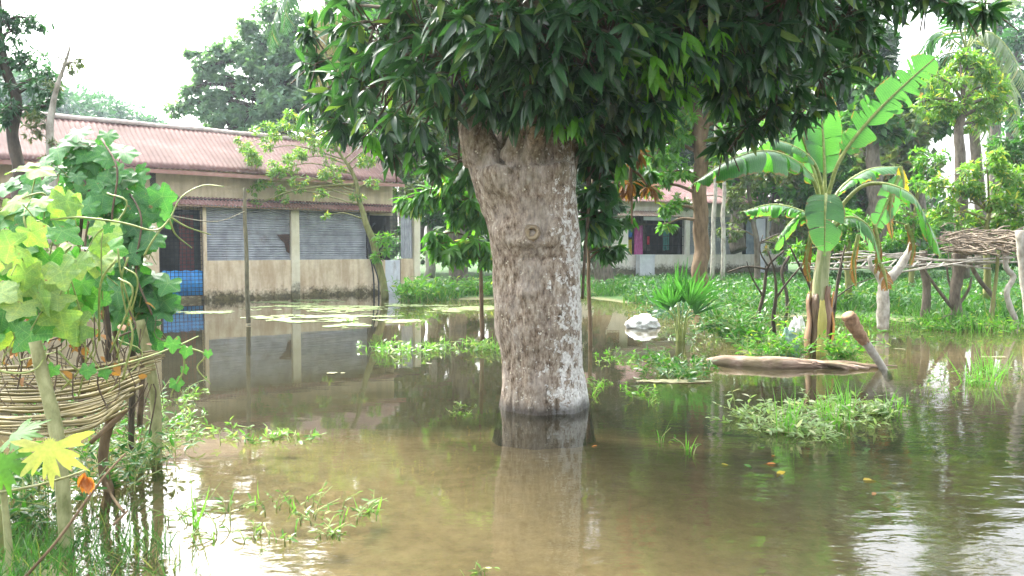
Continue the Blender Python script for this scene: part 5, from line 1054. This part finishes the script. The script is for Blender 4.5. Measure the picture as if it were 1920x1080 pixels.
# floating leaves
for i, (px, py, mt, sz, lab) in enumerate([(1352, 872, 'yellow', .06, 'yellow'), (1450, 856, 'orange', .05, 'orange'), (1455, 872, 'orange', .09, 'long orange'), (1470, 885, 'yellow', .09, 'long yellow'), (1395, 872, 'bright', .07, 'light green'), (1618, 902, 'yellow', .12, 'narrow upright yellow'), (1430, 842, 'bright', .1, 'thin green'), (1120, 838, 'orange', .05, 'small dull orange'), (1640, 925, 'dry', .05, 'small brown')]):
    g = G(px, py); mb = MB(); mb.inst(T_WIDE[0], T_WIDE[1], [(g.x, g.y, .006)], [(math.cos(i * 1.3), math.sin(i * 1.3), .02)], [(0, 0, 1)], [sz])
    o = recenter(mb.build('floating_leaf', M[mt])); tag(o, ['yellow fallen leaf floating alone left of the small leaf group', 'orange fallen leaf, farthest of the two orange ones in the leaf group', 'long orange leaf just under the water film in the leaf group', 'long yellow leaf, nearest of the floating leaf group', 'light green leaf floating between the yellow leaf and the orange ones', 'narrow yellow leaf sticking up alone in the brown water', 'thin green leaf floating behind the orange ones', 'dull orange leaf floating right of the trunk reflection', 'small brown leaf floating just right of the upright yellow leaf'][i], 'leaf', group='fallen leaves on the water')

# ================================================================== LEFT: gourd vines on a bamboo rack
GY = 4.1
def leaf_mass(name, label, blobs, leaf, size, dens, T=T_GOURD, stems=True, parent=None, face=(-.0, -.9, .55), twist=.5):
    g = G(blobs[0][0], 900); root = thing(name, label, 'vine', (W(*blobs[0][:3]).x, blobs[0][2], 0)) if parent is None else parent
    lf = MB(); st = MB(); P_ = []; D_ = []
    for (px, py, Y, r_) in blobs:
        n = int(dens * r_ ** 2 / size ** 2) + 1; c = W(px, py, Y); p, d = blob_points(c, (r_, r_ * .7, r_), n, .5); P_.append(p); D_.append(d)
    P_ = np.concatenate(P_); D_ = np.concatenate(D_); n = len(P_)
    Z = np.array(face) + D_ * .6 + rng.normal(size=(n, 3)) * twist * .6; Yd = np.column_stack([rng.normal(size=n) * .7, rng.normal(size=n) * .3 - .3, rng.normal(size=n) * .35 - .8])
    Yd -= Z * (np.sum(Yd * Z, 1) / np.sum(Z * Z, 1))[:, None]
    lf.inst(T[0], T[1], P_, Yd, Z, size * rng.uniform(.55, 1.2, n))
    for q, d in list(zip(P_, D_))[::2]:
        q = Vector(q); e = q - Vector(d) * size * 1.1 + Vector((0, .05, -size * .8)); st.tube(crom([e, (q + e) / 2 + Vector((0, 0, .03)), q], 3), .0035, 4, cap=False)
    lf.build('leaves', M[leaf], root)['label'] = {'gourd': 'mid green lobed leaves', 'gourd_dark': 'darker green lobed leaves', 'gourd_yellow': 'pale yellowish lobed leaves'}.get(leaf, 'leaves')
    if stems: st.build('leaf_stalks', M['vine'], root)
    return root
# dark dome behind
dome = leaf_mass('gourd_vine', 'dark green domed mound of big lobed leaves behind the yellowing vine', [(200, 330, 5.3, .28), (160, 300, 5.3, .2), (190, 278, 5.4, .14), (240, 380, 5.3, .26), (180, 400, 5.2, .3), (270, 450, 5.3, .22), (230, 480, 5.2, .28), (120, 360, 5.4, .24), (280, 540, 5.2, .2), (250, 570, 5.1, .22), (290, 600, 5.2, .16), (130, 320, 5.3, .2), (70, 380, 5.4, .24), (210, 540, 5.1, .2)], 'gourd_dark', .17, 8)
mb = MB()
for px in (150, 210, 262): mb.tube(crom([W(px, 800, 5.2), W(px + 6, 640, 5.2), W(px - 4, 500, 5.25), W(px + 8, 370, 5.3)], 5), [.02, .018, .014, .01], 7)
for px, l in ((190, 240), (140, 290), (235, 330)):
    mb.tube(crom([W(px, l + 20, 5.3), W(px + 30, l + 80, 5.1), W(px + 20, l + 180, 5.05), W(px + 50, l + 260, 5.0)], 5), .007, 5)
mb.build('vine_stems', M['twig'], dome)
front = leaf_mass('gourd_vine', 'yellowing gourd vine with big pale lobed leaves at the left edge', [(20, 420, 3.9, .22), (70, 450, 3.9, .2), (30, 520, 3.8, .2), (110, 500, 4.0, .2), (150, 470, 4.2, .16), (60, 580, 3.8, .16), (-30, 470, 3.9, .25), (20, 620, 3.8, .12), (160, 560, 4.1, .16), (-40, 590, 3.9, .25), (110, 590, 4.0, .12), (30, 370, 4.1, .14)], 'gourd', .155, 4.6)
leaf_mass('', '', [(60, 400, 3.6, .12), (90, 360, 3.9, .10), (30, 480, 3.6, .14), (110, 520, 3.7, .12), (90, 560, 3.7, .1), (180, 430, 4.1, .1), (140, 590, 3.9, .1), (20, 560, 3.6, .08), (180, 500, 4.1, .1), (60, 330, 4.1, .1)], 'gourd_yellow', .15, 4.4, parent=front)
mb = MB(); rs = random.Random(3)
for k in range(34):
    px, py = rs.uniform(-30, 250), rs.uniform(360, 640); Y = rs.uniform(3.7, 4.6)
    mb.tube(crom([W(px, py, Y), W(px + rs.uniform(-40, 50), py + rs.uniform(20, 70), Y), W(px + rs.uniform(-60, 90), py + rs.uniform(80, 170), Y + .1)], 5), rs.uniform(.003, .007), 5)
mb.build('vine_stems', M['vine'], front)
# long runners of the vine
mb = MB()
for pts in [[(95, 412, 3.9), (150, 408, 3.9), (230, 418, 4.0), (290, 432, 4.1), (318, 410, 4.15), (340, 370, 4.2), (380, 348, 4.3), (420, 350, 4.3)], [(270, 480, 4.1), (290, 445, 4.1), (315, 415, 4.15)], [(110, 660, 3.7), (150, 695, 3.8), (200, 690, 3.9), (280, 668, 4.1), (340, 645, 4.3), (372, 630, 4.4)],
            [(340, 645, 4.3), (345, 690, 4.3), (325, 730, 4.3), (320, 745, 4.3)], [(310, 400, 4.15), (350, 425, 4.2), (395, 440, 4.3)], [(318, 412, 4.15), (330, 440, 4.2), (360, 465, 4.3)], [(-20, 690, 3.6), (30, 700, 3.6), (70, 690, 3.6), (90, 650, 3.7)], [(60, 450, 3.8), (45, 410, 3.8), (55, 380, 3.9), (75, 400, 3.9)], [(345, 650, 4.3), (385, 665, 4.3), (370, 690, 4.3), (395, 720, 4.3)], [(0, 395, 3.8), (40, 372, 3.8), (85, 365, 3.9), (80, 420, 3.9)]]:
    mb = MB(); mb.tube(crom([W(*p) for p in pts], 7), [.006, .005, .003], 5); mb.build('runner', M['vine'], front)
lf = MB(); pp = [(100, 690, 3.7), (165, 690, 3.8), (195, 695, 3.9), (345, 690, 4.3), (325, 640, 4.2), (390, 660, 4.3), (310, 400, 4.1), (350, 655, 4.25), (205, 425, 3.95), (330, 715, 4.3)]
p = np.array([tuple(W(*q)) for q in pp]); lf.inst(T_GOURD[0], T_GOURD[1], p, np.column_stack([rng.normal(size=len(p)) * .4, np.full(len(p), -.3), np.full(len(p), -1.)]), np.tile([0, -1., .5], (len(p), 1)) + rng.normal(size=(len(p), 3)) * .3, rng.uniform(.04, .09, len(p))); lf.build('runner_leaves', M['gourd'], front)
# rack of bent bamboo strips on crooked posts
rk = thing('bamboo_rack', 'sagging rack of bent bamboo strips carrying the gourd vine over dark water', 'rack', G(120, 1000))
mb = MB(); rs = random.Random(9)
for k in range(32):
    f_ = k / 31; y0 = 690 + 120 * f_ + rs.uniform(-5, 5); x1 = 305 - 75 * f_ ** 1.5 + rs.uniform(-12, 6); y1 = 662 + 105 * f_ ** 1.3 + rs.uniform(-6, 6); d0 = 4.5 - .8 * f_; d1 = 4.9 - 1.0 * f_
    mb.tube(crom([W(-60, y0 + rs.uniform(-6, 6), d0), W(60, y0 + 8 * f_ - 2 + rs.uniform(-5, 5), d0), W(170, y0 * .55 + y1 * .45 + 10 + rs.uniform(-5, 5), (d0 + d1) / 2), W(x1, y1, d1)], 5), rs.choice([.004, .006, .008, .011]), 6, jit=.3)
mb.build('bamboo_strips', M['bamboo'], rk)
for pts, r, bk in [([(66, 640, 3.65), (84, 720, 3.65), (104, 800, 3.62), (116, 900, 3.6), (124, 1000, 3.58), (128, 1120, 3.55)], [.028, .03, .031, .031, .032, .034], 'post_green'), ([(222, 740, 4.4), (210, 780, 4.4), (196, 830, 4.4), (194, 880, 4.4), (206, 930, 4.4), (202, 990, 4.4)], [.03, .028, .027, .028, .03], 'bark_brown'),
                   ([(262, 600, 5.0), (280, 680, 5.0), (292, 760, 5.0), (294, 850, 5.0), (296, 900, 5.0)], [.03, .033, .034, .034], 'post_green'), ([(246, 640, 5.1), (250, 700, 5.1), (246, 800, 5.1), (250, 880, 5.1)], [.02, .02, .02, .02], 'bark_dark'),
                   ([(196, 560, 4.9), (203, 640, 4.9), (200, 720, 4.9)], [.02, .02, .018], 'bark_dark'), ([(170, 830, 4.2), (215, 790, 4.35), (240, 765, 4.4)], [.012, .016, .014], 'bark_brown'), ([(-40, 860, 3.4), (-10, 950, 3.4), (20, 1100, 3.4)], [.02, .02, .02], 'bark_green')]:
    mb = MB(); mb.tube(crom([W(*p) for p in pts], 6), r, 10, jit=.1); mb.build('post', M[bk], rk)
# tangle of dry stalks and twigs on the rack, dry pod clusters
tg = thing('dead_vine_tangle', 'tangle of thin dead brown vine stalks hanging between the rack and the leaves', 'vine', G(100, 950))
mb = MB()
for k in range(90):
    px, py = rs.uniform(-30, 300), rs.uniform(580, 720); Y = rs.uniform(3.9, 5.0)
    mb.tube(crom([W(px, py, Y), W(px + rs.uniform(-25, 25), py + rs.uniform(20, 60), Y), W(px + rs.uniform(-50, 50), py + rs.uniform(40, 120), Y)], 4), rs.uniform(.002, .005), 4, cap=False)
mb.build('stalks', M['twig'], tg)
lf = MB(); P_ = np.array([tuple(W(rs.uniform(-20, 280), rs.uniform(560, 720), rs.uniform(4, 5.2))) for _ in range(60)]); leaves_at(lf, T_WIDE, P_, rng.normal(size=(60, 3)) - [0, 0, 1.], .07); lf.build('dry_leaves', M['dry'], tg)
# papaya seedling: yellow leaf, green leaf, stalk, wilted orange leaf
pa = thing('papaya_seedling', 'papaya seedling with a big yellow lobed leaf and a wilted orange one at bottom left', 'plant', G(40, 1075))
mb = MB(); mb.tube(crom([W(22, 1110, 3.2), W(14, 1000, 3.2), W(4, 900, 3.2), W(0, 840, 3.2)], 6), [.018, .015, .012, .01], 8); mb.tube(crom([W(-10, 925, 3.2), W(60, 912, 3.1), (W(120, 896, 3.0)), W(160, 882, 3.0)], 5), [.006, .005, .004], 6); mb.tube(crom([W(4, 880, 3.2), W(50, 860, 3.1), W(92, 846, 3.0)], 5), .005, 6)
mb.build('stem', M['post_green'], pa)
for px, py, Y, s_, mt, yd, zn, lab in [(92, 822, 3.0, .26, 'yellow_pap', (.12, -.25, -1), (0, -1, .3), 'big yellow lobed papaya leaf'), (0, 850, 3.1, .24, 'bright', (.3, -.2, -1), (.1, -1, .5), 'light green papaya leaf'), (20, 815, 3.2, .2, 'bright', (.9, -.2, .1), (.1, -.6, 1), 'light green papaya leaf')]:
    if mt == 'yellow_pap' and mt not in M: M[mt] = leafmat('yellow_papaya_leaf', (.34, .4, .09), (.55, .55, .16), rough=.6, transl=.4, tgain=1.1, nscale=6)
    lf = MB(); lf.inst(T_PAPAYA[0], T_PAPAYA[1], [tuple(W(px, py, Y))], [yd], [zn], [s_]); lf.build('leaf', M[mt], pa)['label'] = lab
lf = MB(); P_ = np.array([tuple(W(160 + rs.uniform(-6, 6), 884 + rs.uniform(0, 12), 3.0)) for _ in range(16)]); leaves_at(lf, T_WIDE, P_, np.column_stack([rng.normal(size=16) * .35, rng.normal(size=16) * .3, np.full(16, -1.)]), .06); lf.build('wilted_leaf', M['orange'], pa)['label'] = 'wilted orange leaf'
# dry sticks and grasses bottom left
mb = MB()
for pts in [[(40, 1090, 3.0), (110, 1010, 3.05), (190, 900, 3.2), (235, 850, 3.3)], [(232, 960, 3.4), (210, 930, 3.5), (200, 905, 3.5)], [(212, 985, 3.4), (240, 957, 3.45)]]:
    mb.tube(crom([W(*p) for p in pts], 5), [.007, .006, .004], 6)
o = recenter(mb.build('dry_stick', M['bark_brown'])); tag(o, 'thin dry forked stick slanting across the bottom left corner', 'stick')
weed_clump('weed_bank', 'weeds growing in the dark water below the bamboo rack', [(240, 830, 50, .5), (280, 870, 50, .5), (230, 900, 60, .4), (60, 980, 60, .3), (20, 930, 60, .5), (150, 780, 90, .7), (90, 900, 90, .6)], .3, 40, leaf='mid', lsize=.07, lean=.7)
weed_clump('water_weed', 'loose light green weeds between the rack and the building reflection', [(310, 760, 40, .5), (350, 790, 50, .3), (400, 810, 50, .2), (330, 820, 50, .3), (480, 825, 60, .12), (550, 822, 50, .08), (360, 740, 40, .4)], .12, 11, leaf='weed', lsize=.06, lean=1.0)
weed_clump('water_weed', 'sparse bent weeds standing in the white sky reflection', [(460, 950, 60, .2), (560, 950, 60, .2), (620, 960, 60, .15), (420, 1000, 60, .2), (500, 1010, 80, .2), (350, 960, 60, .2), (690, 955, 20, .05), (620, 1000, 30, .05)], .14, 9, leaf='weed', lsize=.045, lean=.9, nleaf=4, blade=3, bl_h=.14)
weed_clump('water_weed', 'broken pale stalks at the bottom edge below the trunk reflection', [(900, 1066, 30, .06)], .07, 4, leaf='weed', lsize=.05, lean=1.2, nleaf=3, blade=2, bl_h=.08)
weed_clump('water_grass', 'two tall grass blades standing before the white sky reflection', [(365, 985, 8, .03)], .1, 1, leaf='bright', blade=5, bl_h=.3, cat='grass')
mb = MB(); N = 5200; th = rng.uniform(0, 6.28, N); rq = np.sqrt(rng.uniform(0, 1, N)); gx_ = -2.2 + np.cos(th) * rq * 1.2; gy_ = 3.45 + np.sin(th) * rq * .75
ok = (gx_ / gy_ < -.43 - .1 * (gy_ - 3.4)) & (rng.uniform(0, 1, N) < np.clip(1.3 - rq, .15, 1)); gx_, gy_ = gx_[ok], gy_[ok]
blades(mb, np.column_stack([gx_, gy_]), np.maximum(ground_z(gx_, gy_), -.05) - .01, .17, .007, .6, 4); tag(mb.build('bank_grass', M['grass']), 'grass and weeds growing on the near bank at the bottom left', 'grass', kind='stuff')

# ================================================================== humid air
mb = MB(); mb.box((-95, -12, -3), (190, 0, 0), (0, 112, 0), (0, 0, 26))
m = bpy.data.materials.new('humid_air'); m.use_nodes = True; tt = m.node_tree; tt.nodes.clear()
vo = tt.nodes.new('ShaderNodeVolumePrincipled'); vo.inputs['Density'].default_value = .0009; vo.inputs['Color'].default_value = (.78, .92, 1, 1); vo.inputs['Anisotropy'].default_value = .3
ou = tt.nodes.new('ShaderNodeOutputMaterial'); tt.links.new(vo.outputs[0], ou.inputs['Volume'])
hz = mb.build('haze', m, smooth=False); tag(hz, 'pale humid haze in the air', 'haze', kind='stuff'); S.cycles.volume_bounces = 0
